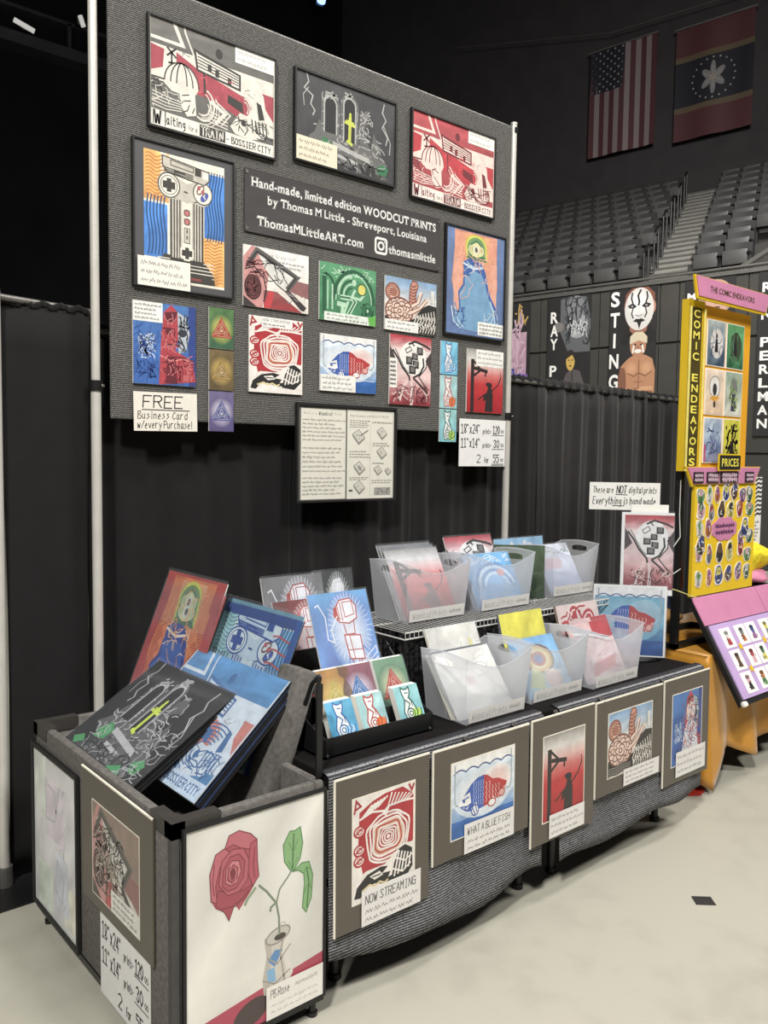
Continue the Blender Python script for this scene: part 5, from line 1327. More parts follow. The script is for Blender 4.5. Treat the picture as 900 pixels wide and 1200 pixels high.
def lean(x0, z0, x1, z1): return atan2(x1 - x0, z1 - z0), hypot(x1 - x0, z1 - z0)
BG = 'large sleeved prints leaning in the browse bin'
def binprint(label, y_left, w, x0, z0, x1, z1, fn, seed, args=(), kw=None, behind=2, dx=.012):
    l, h = lean(x0, z0, x1, z1)
    o = S('sleeved_print', label, 'print', w, h, (x0, y_left, z0), fn, rz=-pi / 2, lean=l, ink=SLEEVE, t=.004, seed=seed, args=args, kw=kw, group=BG, board=BLACKBOARD, sleeve=.006)
    return o
binprint('black sleeved print of ruined arches lying frontmost in the bin', 1.045, .605, -.452, .722, -.062, .965, d_castle, 41, kw={'bright': True})
binprint('blue sleeved print of a street scene in the bin beside the black arches print', .862, .635, -.335, .715, .022, 1.04, d_waiting, 42, args=('blue',))
binprint('orange sleeved print with a green arched eye at the back of the bin', 1.305, .52, -.12, .70, .096, 1.245, d_mountain, 43, args=('red',))
binprint('blue sleeved print of game pads in a dark blue border in the bin', .862, .53, -.075, .70, .148, 1.212, d_console, 44, args=('blue',))
for i in range(3):
    l, h = lean(-.452, .722, -.062, .965); d_ = .009 * (i + 1)
    S('sleeved_print', 'dark edge of a sleeved print tucked under the black arches print', 'print', .6, h + .004 * i, (-.452 + d_ * cos(l), 1.045 - .006 * i, .722 - d_ * sin(l)), None, rz=-pi / 2, lean=l, t=.005, board=BLACKBOARD, group='print edges under the black arches print')
for i in range(4):
    l, h = lean(-.335, .715, .022, 1.04); d_ = .010 * (i + 1)
    S('sleeved_print', 'dark edge of a sleeved print tucked under the blue street print', 'print', .63, h - .01, (-.335 + d_ * cos(l), .86 - .004 * i, .715 - d_ * sin(l)), None, rz=-pi / 2, lean=l, t=.006, board=BLACKBOARD if i % 2 else mat('navy_print_edges', (40, 52, 78), .6), group='print edges under the blue street print')
l, h = lean(-.11, .70, .106, 1.29)
S('sleeved_print', 'second orange eye print rising behind the front orange eye print', 'print', .5, h, (-.106, 1.30, .70), d_mountain, rz=-pi / 2, lean=l, ink=SLEEVE, t=.004, seed=47, args=('red',), group=BG, sleeve=.006)
l, h = lean(-.065, .70, .158, 1.225)
S('sleeved_print', 'teal edged print just behind the blue game pad print', 'print', .53, h, (-.064, .875, .70), lambda A: A.wash(0, 0, 1, 1, (120, 176, 190), (96, 160, 180)), rz=-pi / 2, lean=l, ink=SLEEVE, t=.004, seed=48, group=BG, sleeve=.006)

# ------------------------------------------------------------------ table, cloths, hanging mats
TX, TT = 2.30, .79
tb = empty('folding_table', (0.03, 0, 0)); tag(tb, 'long folding table under black cloth carrying the print bins', 'table')
MB().cbox(0, TX - .03, .015, .76, TT - .05, TT - .006, .008).obj('table_top', BLACKPLASTIC, tb)
for x in (.12, 1.08, 1.30, 2.12):
    for y in (.14, .66): MB().tube([(x, y, .0), (x, y, TT - .05)], .017, 12).tube([(x, y, 0), (x, y, .02)], .024, 12).obj('leg', BLACKMETAL, tb, True)
for x in (.12, 1.08, 1.30, 2.12): MB().tube([(x, .14, .32), (x, .66, .32)], .012, 10).obj('leg_brace', BLACKMETAL, tb, True)
tc = MB().cbox(.015, TX + .004, .004, .775, TT - .052, TT, .006)
tc.box(TX - .004, TX + .004, .01, .775, .25, TT - .02)
tag(tc.obj('table_cloth', TABLECLOTH), 'plain black cloth laid over the long table', 'tablecloth')
def runner(label, x0, x1, seed, zb):
    ph = seed * 1.7
    def prof(u, v):
        x = x0 + (x1 - x0) * u
        ripple = .012 * sin(x * 7 + ph) + .006 * sin(x * 17 + ph * 2)
        zlow = zb + .022 * sin(x * 5.2 + ph) + .012 * sin(x * 13 + ph)
        if v < .16:
            t = v / .16; return (x, .035 - .045 * t, TT + .006 - .006 * t * t)
        t = (v - .16) / .84
        return (x, -.01 - .004 * t + ripple * t - .012 * t, TT - (TT - zlow) * t)
    o = MB().grid(prof, 60, 18).obj('table_runner', RUNNER, smooth=True, fix=False)
    thicken(o, .003); return tag(o, label, 'cloth', 'grey ribbed runners on the table front')
runner('grey ribbed runner hanging below the red swirl mat and the fish mat', .006, 1.062, 1, .155)
runner('grey ribbed runner hanging below the beast mat at the far table end', 1.165, 2.30, 2, .17)
MG = 'taupe matted prints hanging along the table front'
def hungmat(label, x, zt, w, h, fn, seed, cap, kw=None, text=None, args=(), back=.035):
    o = S('matted_print', label, 'print', w, h, (x, -.047, zt - h), fn, lean=.012, ink=SLEEVE, t=.004, board=MATBOARD, inset=(.175, .165, .83, .845), bevel=.0035, group=MG, seed=seed, kw=kw, args=args)
    MB().box(0, w, -.001, .005, h - .003, h + .003).obj('mat_edge', CREAM, o); MB().box(-.003, .002, -.001, .005, 0, h).obj('mat_edge', CREAM, o)
    u0, v0, u1, v1 = cap
    cw, ch = w * (u1 - u0), h * (v1 - v0)
    n = Art(cw, ch, seed); n.rect(0, 0, 1, 1, (224, 220, 216))
    if text: n.text(.06, .6, .24, text, (90, 84, 82), wd=.1, w=.86, slant=.1, jit=.03); n.scrib(.06, .05, .95, .5, 2, (130, 124, 122), .008)
    else: n.scrib(.05, .08, .95, .92, 3, (130, 124, 122), .008)
    n.build('caption_card', o, FLAT, -.004, w * u0, h * v0)
    return o
hungmat('red swirl print in a taupe mat captioned NOW STREAMING', .008, .785, .406, .508, d_stream, 51, (.26, .0, .9, .235), text='NOW STREAMING')
hungmat('blue and red fish print in a taupe mat on the table front', .432, .782, .508, .406, d_fish, 52, (.3, .0, .83, .27), kw={'cap': False}, text='WHAT A BLUE FISH')
hungmat('red gallows and reaper print in a taupe mat on the table front', .96, .785, .402, .505, d_reaper, 53, (.27, .02, .84, .21), kw={'cap': False})
hungmat('pink beast print in a taupe mat on the table front', 1.372, .78, .508, .41, d_beast, 54, (.4, .02, .95, .2), kw={'cap': False})
hungmat('red and blue portrait print in a taupe mat at the far table end', 1.898, .785, .402, .5, d_portrait, 55, (.26, .05, .92, .29), kw={'cap': False})
for x in (.2, .605, .865, 1.12, 1.42, 1.9):
    o = MB().tube([(x, -.018, .79), (x + .008, -.05, .775), (x + .016, -.018, .79)], .0022, 6).box(x - .003, x + .019, -.022, -.016, .786, .794).obj('safety_pin', STEEL)
    tag(o, 'small steel pin holding a mat to the grey runner', 'pin', 'pins along the table runner')

# ------------------------------------------------------------------ tiered card rack
cr = empty('card_rack', (.082, .115, TT)); tag(cr, 'black tiered rack of small cards and tall prints', 'card rack')
RWd = .493
MB().cbox(0, RWd, 0, .006, 0, .07, .002).obj('front_lip', BLACKPLASTIC, cr)
MB().box(0, RWd, 0, .36, 0, .008).obj('base', BLACKPLASTIC, cr)
for x in (0, RWd - .005):
    MB().prism([(0, 0), (.36, 0), (.4, .26), (.34, .26), (.2, .15), (.09, .1), (0, .07)], 'x', x, x + .005).obj('side_panel', BLACKPLASTIC, cr)
for y, z in ((.075, .10), (.17, .16)):
    MB().box(.005, RWd - .005, y, y + .005, .008, z).obj('tier_step', BLACKPLASTIC, cr)
MB().prism([(.36, 0), (.366, 0), (.41, .27), (.404, .27)], 'x', .005, RWd - .005).obj('back_panel', BLACKPLASTIC, cr)
for x in (.012, RWd - .012): MB().tube([(x, -.003, .012), (x, .003, .012)], .005, 8).obj('rivet', STEEL, cr)
names = ('blue outlined cat card', 'red outlined cat card', 'green outlined cat card')
for i, x in enumerate((.128, .265, .438)):
    a, b, c, d, _ = CAT[i]
    if i == 0: a, b = (74, 164, 216), (100, 184, 226)
    for k in range(4):
        lab = 'front %s of its stack in the card rack' % names[i] if k == 0 else 'card edge behind the front %s in the rack' % names[i]
        S('print_card', lab, 'card', .117, .135, (x - .0 + .0, .128 + k * .0075, .835), d_cat if k == 0 else None, lean=.45, ink=SLEEVE, t=.006, board=PAPER, args=(a, b, c, d), group='%s stack' % names[i], seed=60 + i)
TR2 = [((176, 112, 40), (196, 140, 60), (196, 170, 60), (216, 186, 96), .155, 'amber'), ((130, 60, 66), (150, 84, 100), (70, 120, 180), (214, 214, 226), .262, 'maroon'), ((58, 110, 84), (120, 160, 120), (196, 72, 52), (206, 200, 150), .425, 'moss green')]
for i, (a, b, c, d, x, nm) in enumerate(TR2):
    for k in range(3):
        lab = 'front %s impossible triangle print in the card rack' % nm if k == 0 else 'print edge behind the %s triangle print in the rack' % nm
        S('triangle_print', lab, 'print', .15, .2, (x, .205 + k * .008, .858), d_triangle if k == 0 else None, lean=.44, ink=SLEEVE, t=.006, args=(a, b, c, d), group='%s triangle prints in the rack' % nm, seed=64 + i, sleeve=.003 if k == 0 else None)
HG = 'tall gadget prints standing behind the card rack'
def tall(label, x, w, y, zt, pal, seed, zb=.88, ln=.36, dy=0):
    h = (zt - zb) / cos(ln)
    S('tall_print', label, 'print', w, h, (x, y - (zt - zb) * math.tan(ln), zb), d_hand, lean=ln, ink=SLEEVE, t=.006, args=(pal,), group=HG, seed=seed, sleeve=.004)
tall('blue print of a red outlined gadget standing tallest in the card rack', .226, .278, .43, 1.285, ((112, 128, 198), (104, 170, 222), (196, 76, 62)), 71, .90)
tall('red print of a pale outlined gadget half hidden behind the blue gadget print', .185, .27, .60, 1.238, ((206, 70, 56), (110, 48, 44), (206, 84, 62)), 72, .88, .3)
tall('grey print of a red outlined gadget in a clear sleeve behind the card rack', .196, .29, .70, 1.318, ((150, 148, 146), (110, 108, 108), (170, 66, 58)), 73, .84, .26)
tall('dark green print of a pale gadget behind the card rack', .47, .2, .735, 1.316, ((66, 70, 62), (52, 56, 50), (196, 200, 190)), 74, .84, .2)

# ------------------------------------------------------------------ wire shelf on crates
SZ = 1.098
sh = empty('wire_shelf', (.66, .37, SZ)); tag(sh, 'white coated wire shelf raised over the table on black crates', 'shelf')
SLn, SD = 1.56, .42
for y, z in ((0, 0), (0, -.026), (SD, 0), (SD, -.026), (SD / 2, -.006)): MB().tube([(0, y, z), (SLn, y, z)], .0035, 8).obj('long_rod', WHITEWIRE, sh)
for x in (0, SLn): MB().tube([(x, 0, -.026), (x, SD, -.026)], .0035, 8).obj('end_rod', WHITEWIRE, sh)
dw = MB().tube([(0, -.004, -.026), (0, -.004, .002), (0, SD + .004, .002), (0, SD + .004, -.026)], .0015, 6).mesh('deck_wire', WHITEWIRE)
for i in range(66): link('deck_wire', dw, sh).location = (i * SLn / 65, 0, 0)
def lattice_crate(label, x0, x1, y0, y1):
    o = empty('lattice_crate', (x0, y0, TT)); tag(o, label, 'crate')
    w, d, h = x1 - x0, y1 - y0, SZ - .03 - TT
    for x in (0, w):
        for y in (0, d): MB().box(x - .008, x + .008, y - .008, y + .008, 0, h).obj('corner_post', BLACKPLASTIC, o)
    for z in (.008, h - .008): ring(MB(), 0, 0, 0, 0, 0, 0, 0); MB().box(0, w, -.006, .006, z - .008, z + .008).box(0, w, d - .006, d + .006, z - .008, z + .008).box(-.006, .006, 0, d, z - .008, z + .008).box(w - .006, w + .006, 0, d, z - .008, z + .008).obj('rim', BLACKPLASTIC, o)
    for y in (0, d):
        g = MB()
        for i in range(1, 11): g.box(w * i / 11 - .002, w * i / 11 + .002, y - .003, y + .003, 0, h)
        for i in range(1, 10): g.box(0, w, y - .003, y + .003, h * i / 10 - .002, h * i / 10 + .002)
        g.obj('grid_face', BLACKPLASTIC, o)
    for x in (0, w):
        g = MB()
        for k in range(-4, 5):
            for sg in (1, -1):
                p0 = d / 2 + k * d / 4 - sg * h / 2; p1 = d / 2 + k * d / 4 + sg * h / 2
                z0_, z1_ = 0, h
                pts = []
                for t in range(21):
                    y = p0 + (p1 - p0) * t / 20
                    if 0 <= y <= d: pts.append((x, y, h * t / 20))
                if len(pts) > 1: g.tube([pts[0], pts[-1]], .004, 6)
        g.obj('diamond_face', BLACKPLASTIC, o)
    return o
lattice_crate('black lattice crate under the shelf beside the card rack', .672, .97, .385, .77)
lattice_crate('black lattice crate under the shelf beside the print spinner', 1.70, 1.99, .42, .77)
lattice_crate('black lattice crate under the middle of the wire shelf', 1.16, 1.5, .5, .77)

def clear_bin(label, x, y, z, w=.37, d=.235, h=.25, seed=1, text='Woodcut Prints'):
    o = empty('clear_bin', (x, y, z)); tag(o, label, 'bin', 'frosted clear print bins')
    i = .014; zf, zs = h * .93, h * 1.03
    B = [(i, i), (w - i, i), (w - i, d - i), (i, d - i)]; T = [(-.006, -.004), (w + .006, -.004), (w + .006, d + .004), (-.006, d + .004)]
    def lip(p, q, zm, k=8):
        return [(p[0] + (q[0] - p[0]) * t / k, p[1] + (q[1] - p[1]) * t / k, zs + (zm - zs) * sin(pi * t / k)) for t in range(k + 1)]
    def wal(a, b, zm):
        top = lip(T[a], T[b], zm)
        return MB().add([(B[a][0], B[a][1], 0)] + [(B[b][0], B[b][1], 0)] + top[::-1], [tuple(range(2 + len(top)))])
    wf_ = thicken(wal(0, 1, h * .82).obj('front_wall', FROST, o, fix=False), .002, 0)
    thicken(wal(2, 3, h * .88).obj('back_wall', FROST, o, fix=False), .002, 0)
    for a, b in ((1, 2), (3, 0)):
        def P(s_, t_):
            q0 = [B[a][k] + (B[b][k] - B[a][k]) * s_ for k in (0, 1)]; q1 = [T[a][k] + (T[b][k] - T[a][k]) * s_ for k in (0, 1)]
            return (q0[0] + (q1[0] - q0[0]) * t_, q0[1] + (q1[1] - q0[1]) * t_, (h * 1.03 + .012 * sin(pi * s_)) * t_)
        hole = [(.5 + .2 * max(-1, min(1, 1.5 * cos(R(q)))), .84 + .055 * sin(R(q))) for q in range(0, 360, 20)]
        lo = [(0, 0), (1, 0), (1, .84)] + [(.5 + .2 * max(-1, min(1, 1.4 * cos(R(q)))), .84 + .055 * sin(R(q))) for q in range(0, -181, -20)] + [(0, .84)]
        hi = [(0, .84)] + [(.5 + .2 * max(-1, min(1, 1.4 * cos(R(q)))), .84 + .055 * sin(R(q))) for q in range(180, -1, -20)] + [(1, .84)] + [(1 - t / 6, 1) for t in range(7)]
        m_ = MB().add([P(*q) for q in lo], [tuple(range(len(lo)))]); m_.add([P(*q) for q in hi], [tuple(range(len(hi)))])
        thicken(m_.obj('end_wall', FROST, o, fix=False), .002, 0)
    MB().box(i, w - i, i, d - i, 0, .003).obj('bottom', FROST, o)
    rimp = []
    for a, b, zm in ((0, 1, h * .82), (1, 2, h * 1.06), (2, 3, h * .88), (3, 0, h * 1.06)): rimp += lip(T[a], T[b], zm)[:-1]
    MB().tube(rimp + [rimp[0]], .003, 6, False).obj('rim', FROST, o, True)
    A = Art(w - 2 * i - .01, .05, seed); A.rect(0, 0, 1, 1, (214, 212, 208)); A.text(.06, .22, .5, text, (168, 166, 164), wd=.09, w=.62, slant=.1, jit=.04); A.scrib(.72, .2, .97, .8, 1, (176, 174, 172), .012)
    lb = A.build('name_strip', o, FLAT, 0); lb.location = (i + .005, i * .8 - .0035, .006); lb.rotation_euler = (.06, 0, 0)
    return o
LB = [(.700, .062), (1.108, .085), (1.498, .06)]
nm = ('beside the card rack', 'in the middle of the table row', 'next to the print spinner')
for (x, y), s_ in zip(LB, nm): clear_bin('frosted clear bin on the table cloth, ' + s_, x, y, TT, .36, .245, .25, 3)
UB = [(.765, .475), (1.205, .475), (1.79, .53)]
for (x, y), s_ in zip(UB, ('above the card rack end', 'before the dark green board', 'at the handmade sign end')): clear_bin('frosted clear bin on the wire shelf, ' + s_, x, y, SZ + .004, .365, .235, .245, 4)

def inbin(label, x, y, w, zt, zb, fn, ln, seed, args=(), kw=None, board=None, t=.004, sleeve=.004, group='prints standing in the clear bins', ink=None):
    h = (zt - zb) / cos(ln)
    return S('bin_print', label, 'print', w, h, (x, y, zb), fn, lean=ln, ink=ink or SLEEVE, t=t, seed=seed, args=args, kw=kw, group=group, board=board, sleeve=sleeve)
def d_pale(A):
    A.wash(0, 0, 1, 1, (228, 222, 206), (232, 226, 212)); A.squig(.1, .5, .9, .95, 14, .006, (186, 180, 168), 6, .06); A.oval(.7, .66, .14, .1, .008, (180, 174, 164)); A.line([(.08, .84), (.4, .7), (.9, .62)], .006, (190, 184, 172)); A.rect(.4, .45, .55, .58, (222, 200, 188))
def d_pale2(A):
    A.wash(0, 0, 1, 1, (226, 220, 204), (230, 224, 210)); A.line([(.2, .4), (.3, .6), (.55, .66), (.7, .5)], .008, (190, 184, 172)); A.rect(.78, .5, .88, .62, (110, 108, 100)); A.ell(.8, .74, .04, .08, (222, 212, 140), 10); A.squig(.1, .2, .7, .8, 6, .006, (196, 190, 178), 5, .06)
def d_shell(A):
    A.wash(0, 0, 1, 1, (150, 200, 226), (120, 180, 226)); 
    for k, c in enumerate(((120, 96, 80), (226, 180, 90), (232, 214, 150), (206, 96, 60), (90, 110, 170))): A.ell(.5, .62, .34 - .06 * k, .26 - .045 * k, c, 18)
    A.poly([(.1, .2), (.3, .5), (.5, .36), (.4, .1)], (206, 216, 120)); A.ell(.66, .26, .18, .16, (232, 190, 176)); A.squig(.1, .1, .9, .5, 14, .01, (240, 236, 226), 4, .06)
def d_yellow(A):
    A.wash(0, 0, 1, 1, (232, 214, 40), (238, 226, 60)); A.rect(.3, .18, .72, .56, (186, 206, 214)); A.rect(.34, .36, .5, .5, (96, 140, 170)); A.line([(.54, .46), (.68, .46)], .03, (80, 96, 110)); A.lines([[(.34, .3), (.68, .3)], [(.34, .24), (.6, .24)]], .012, (120, 140, 150))
def d_redpetal(A):
    A.rect(0, 0, 1, 1, (226, 200, 190))
    for k in range(7): A.ell(.5 + .32 * cos(k * .9), .5 + .26 * sin(k * .9), .22, .16, (186, 46, 52), 14, rot=k * 50); A.oval(.5 + .32 * cos(k * .9), .5 + .26 * sin(k * .9), .16, .1, .02, (232, 206, 198), rot=k * 50)
    A.squig(.05, .05, .95, .95, 24, .016, (236, 214, 206), 5, .07); A.squig(.05, .05, .95, .95, 14, .02, (180, 40, 46), 5, .07)
def d_bluearch(A):
    A.wash(0, 0, 1, 1, (92, 160, 214), (110, 180, 226)); A.squig(.02, .8, .98, .98, 30, .012, (214, 230, 240), 4, .05)
    for k in range(4): A.line(arc(.55, .4, .42 - .06 * k, .4 - .06 * k, 0, 180, 16), .03, (206, 226, 240) if k % 2 else (66, 130, 196))
    A.ell(.7, .62, .08, .07, (224, 132, 126)); A.squig(.1, .05, .9, .6, 26, .012, (200, 224, 240), 4, .06)
def d_pinkcloud(A):
    A.wash(0, 0, 1, 1, (176, 190, 226), (226, 226, 230)); A.ell(.35, .62, .3, .1, (206, 150, 160)); A.squig(.05, .8, .95, .97, 14, .012, (96, 120, 90), 4, .06); A.wash(.1, .5, .6, .7, (214, 166, 176), (206, 160, 170), 4, .4)
def d_sea(A):
    A.wash(0, 0, 1, 1, (110, 176, 220), (150, 196, 226)); A.squig(.05, .05, .95, .95, 16, .05, (226, 226, 226), 4, .08); A.squig(.3, .3, .95, .95, 6, .05, (206, 150, 146), 4, .08)
def d_redmap(A):
    A.wash(0, 0, 1, 1, (232, 206, 198), (226, 180, 172)); A.rect(.55, .7, 1, 1, (196, 50, 54)); A.line([(.1, .86), (.5, .8), (.9, .66)], .05, (240, 232, 226)); A.line([(.1, .88), (.5, .82), (.9, .68)], .01, (60, 56, 56)); A.line([(.12, .8), (.5, .74), (.88, .6)], .01, (60, 56, 56)); A.squig(.05, .05, .95, .7, 30, .01, (200, 120, 116), 5, .07); A.poly([(.2, .1), (.8, .2), (.9, .4), (.3, .3)], (214, 96, 100))
zl = TT + .006
inbin('pale pencil-like print filling the bin beside the card rack', .712, .115, .325, 1.022, zl, d_pale, .62, 81, ink=PALE)
for k in range(3): inbin('print edge behind the pale print in the bin beside the card rack', .712 - .004 * k, .125 + .009 * k, .32, 1.018, zl, None, .6, 81, board=CREAM, group='print edges in the pale print bin')
inbin('pale print with a small yellow mark standing behind the pale pencil print', .742, .205, .29, 1.108, zl, d_pale2, .42, 82, board=CREAM, t=.01)
inbin('print of a banded shell on blue in the middle table bin', 1.14, .12, .3, 1.02, zl, d_shell, .55, 83)
inbin('blue edged print slid into the middle table bin', 1.145, .14, .3, 1.01, zl, d_sea, .5, 84)
inbin('yellow print with a pale label panel behind the middle table bin', 1.16, .225, .285, 1.122, zl, d_yellow, .3, 85, t=.012, board=mat('slate_print_edges', (110, 112, 124), .7))
inbin('red banner map print leaning in the bin next to the spinner', 1.53, .115, .31, 1.04, zl, d_redmap, .5, 86)
inbin('red print half hidden behind the map print next to the spinner', 1.58, .15, .28, 1.055, zl, d_redmap, .42, 87)
inbin('red petal print standing behind the bin next to the spinner', 1.55, .225, .31, 1.118, zl, d_redpetal, .3, 88, t=.012, board=mat('tan_print_edges', (150, 130, 116), .7))
zu = SZ + .012
inbin('faded red reaper print in the shelf bin above the card rack', .785, .50, .31, 1.392, zu, d_reaper, .5, 89, kw={'cap': False})
for k in range(2): inbin('sleeved print edge behind the faded reaper print on the shelf', .778 - .006 * k, .512 + .012 * k, .31, 1.402 + .01 * k, zu, lambda A: A.wash(0, 0, 1, 1, (214, 206, 200), (110, 108, 106)), .5, 90 + k, group='sleeved edges behind the reaper print')
inbin('orange print edge low in the shelf bin above the card rack', .80, .56, .28, 1.30, zu, lambda A: A.wash(0, 0, 1, 1, (226, 140, 70), (226, 170, 120)), .46, 93)
inbin('light blue arch print in the shelf bin before the green board', 1.228, .50, .32, 1.345, zu, d_bluearch, .48, 94)
inbin('second blue print edge behind the light blue arch print', 1.222, .52, .32, 1.345, zu, d_sea, .46, 95)
inbin('red monitor print rising at the back of the shelf bin before the green board', 1.19, .585, .32, 1.425, zu, d_monitor_head, .36, 96, kw={'cap': False})
inbin('white print with a pink cloud in the shelf bin at the sign end', 1.815, .55, .27, 1.352, zu, d_pinkcloud, .5, 97)
inbin('pale blue wave print rising at the back of the shelf bin at the sign end', 1.60, .73, .38, 1.388, zu, d_sea, .1, 98, board=PAPER)
gb = S('green_board', 'dark mossy green board standing between two shelf bins', 'board', .26, .265, (1.565, .735, SZ + .004), lambda A: (A.wash(0, 0, 1, 1, (62, 82, 60), (72, 92, 68), 6, .5), A.squig(0, 0, 1, 1, 20, .02, (84, 104, 76), 5, .1)), rz=R(-44), ink=INK, t=.008, board=mat('moss_board', (58, 72, 54), .8), seed=99)

# ------------------------------------------------------------------ print spinner with its signs
spn = empty('print_spinner', (2.205, .335, TT), R(-50.7)); tag(spn, 'black revolving print stand on a round base at the table end', 'stand')
MB().lathe([(.15, 0), (.155, .008), (.15, .018), (.06, .024), (.03, .03)], 32).obj('round_base', BLACKPLASTIC, spn, True)
MB().tube([(0, .0, .02), (0, .0, .86)], .009, 12).obj('post', BLACKMETAL, spn, True)
MB().box(-.17, .17, -.012, -.004, .34, .352).box(-.09, .13, -.012, -.004, .70, .712).obj('cross_bar', BLACKMETAL, spn)
SR = R(-50.7); ex = Vector((cos(SR), sin(SR), 0)); en = Vector((sin(SR), -cos(SR), 0))
def spin(name, label, cat, s0, s1, z0, z1, off, fn, **k):
    p = Vector((2.17, .31, 0)) + ex * s0 + en * off
    return S(name, label, cat, s1 - s0, z1 - z0, (p.x, p.y, z0), fn, rz=SR, **k)
o = spin('sleeved_print', 'blue and red fish print in deep water clipped to the spinner', 'print', -.205, .15, .812, 1.17, .065, d_fish, ink=SLEEVE, t=.008, kw={'cap': False, 'deep': True}, seed=101, inset=(.02, .02, .97, .98), sleeve=.004)
o = spin('sleeved_print', 'crimson print of a monitor-headed figure clipped high on the spinner', 'print', -.075, .178, 1.12, 1.535, .03, d_monitor_head, ink=SLEEVE, t=.006, kw={'cap': False}, seed=102, inset=(.06, .07, 1, .97), sleeve=.004)
spin('paper_sign', 'handwritten sign These are NOT digital prints above the spinner', 'sign', -.237, .107, 1.545, 1.683, .012, d_handmade, ink=FLAT, t=.002, seed=103)
spin('backing_sheet', 'blank white backing sheet behind the crimson spinner print', 'sheet', -.03, .15, 1.5, 1.575, .018, None, t=.003)
tp = MB().box(1.585, 1.665, -.45, -.385, 0, .0015).obj('floor_tape', mat('black_gaffer_tape', (44, 42, 42), .7)); tp.data.transform(Matrix.Translation((-1.627, .415, 0))); tp.location = (1.627, -.412, .0005); tp.rotation_euler = (0, 0, R(-42))
tag(tp, 'small square of black tape stuck on the concrete floor', 'tape')
# ------------------------------------------------------------------ neighbouring stall
GOLD = mat('golden_satin', (196, 138, 44), .42, noise=.12, scale=5, sheen=.3)
YEL = mat('yellow_board', (226, 190, 36), .5, noise=.05, scale=6)
ORG = mat('orange_board', (222, 160, 40), .5, noise=.05, scale=6)
PINK = mat('pink_board', (196, 128, 162), .55, noise=.06, scale=6)
LILAC = mat('lilac_sheet', (186, 160, 206), .5, noise=.08, scale=6)
nt_ = empty('stall_table', (2.70, .19, 0)); tag(nt_, 'neighbouring stall table under the golden cloth', 'table')
MB().cbox(0, 1.7, 0, .72, .70, .735, .006).obj('table_top', BLACKPLASTIC, nt_)
for x in (.1, 1.6):
    for y in (.08, .64): MB().tube([(x, y, 0), (x, y, .70)], .016, 10).obj('leg', BLACKMETAL, nt_)
def skirt(u, v):
    # path: back left corner, front left corner, front right
    L1, L2 = .72, 1.7
    s_ = u * (L1 + L2)
    if s_ < L1: px, py, nx, ny = 2.695, .19 + L1 - s_, -1, 0
    else: px, py, nx, ny = 2.695 + s_ - L1, .185, 0, -1
    dc = abs(s_ - L1)
    k = math.exp(-(dc / .16) ** 2)
    hem = (.015 + .5 * min(1, dc / .42) ** .8) if s_ < L1 else (.015 + .15 * min(1, dc / .12) + .05 * sin(s_ * 9) * min(1, dc / .2))
    t = v
    out = (.05 * t * sin(s_ * 17 + .6) + .03 * t) * (1 - k) + .09 * t * k
    ax, ay = nx, ny
    if k > .3: ax, ay = nx * .7 - .3 * (nx == 0), ny * .8 - .25 * (ny == 0)
    return (px + ax * out, py + ay * out, .742 - (.742 - hem) * t)
gc = MB().grid(skirt, 90, 12)
gc.add([(2.69, .185, .742), (4.41, .185, .742), (4.41, .92, .742), (2.69, .92, .742)], [(0, 1, 2, 3)])
gco = gc.obj('gold_cloth', GOLD, smooth=True, fix=False); thicken(gco, .003, 0)
tag(gco, 'golden satin tablecloth with a long corner trailing to the floor', 'tablecloth')

TY = .34
def plate(poly, y0, y1, m, name, parent): return MB().prism(poly, 'y', y0, y1).obj(name, m, parent)
tw = empty('tower_sign', (0, TY, 0)); tag(tw, 'tall yellow tower sign lettered COMIC ENDEAVORS on a black stand', 'sign')
for x in (2.70, 3.36): MB().box(x - .018, x + .018, .03, .066, .745, 2.62).obj('frame_post', BLACKMETAL, tw)
MB().box(2.682, 3.378, .03, .066, .745, .775).obj('frame_bar', BLACKMETAL, tw); MB().box(2.682, 3.378, .30, .33, .745, .775).box(2.682, 2.712, .05, .32, .745, .775).box(3.35, 3.378, .05, .32, .745, .775).obj('frame_foot', BLACKMETAL, tw)
MB().box(2.80, 3.335, 0, .03, 1.74, 2.65).obj('poster_board', ORG, tw)
posters = [((44, 66, 92), (196, 206, 204)), ((40, 90, 60), (110, 190, 120)), ((230, 196, 160), (236, 216, 196)), ((206, 206, 190), (150, 170, 150)), ((110, 130, 176), (190, 206, 222)), ((196, 190, 40), (214, 206, 60))]
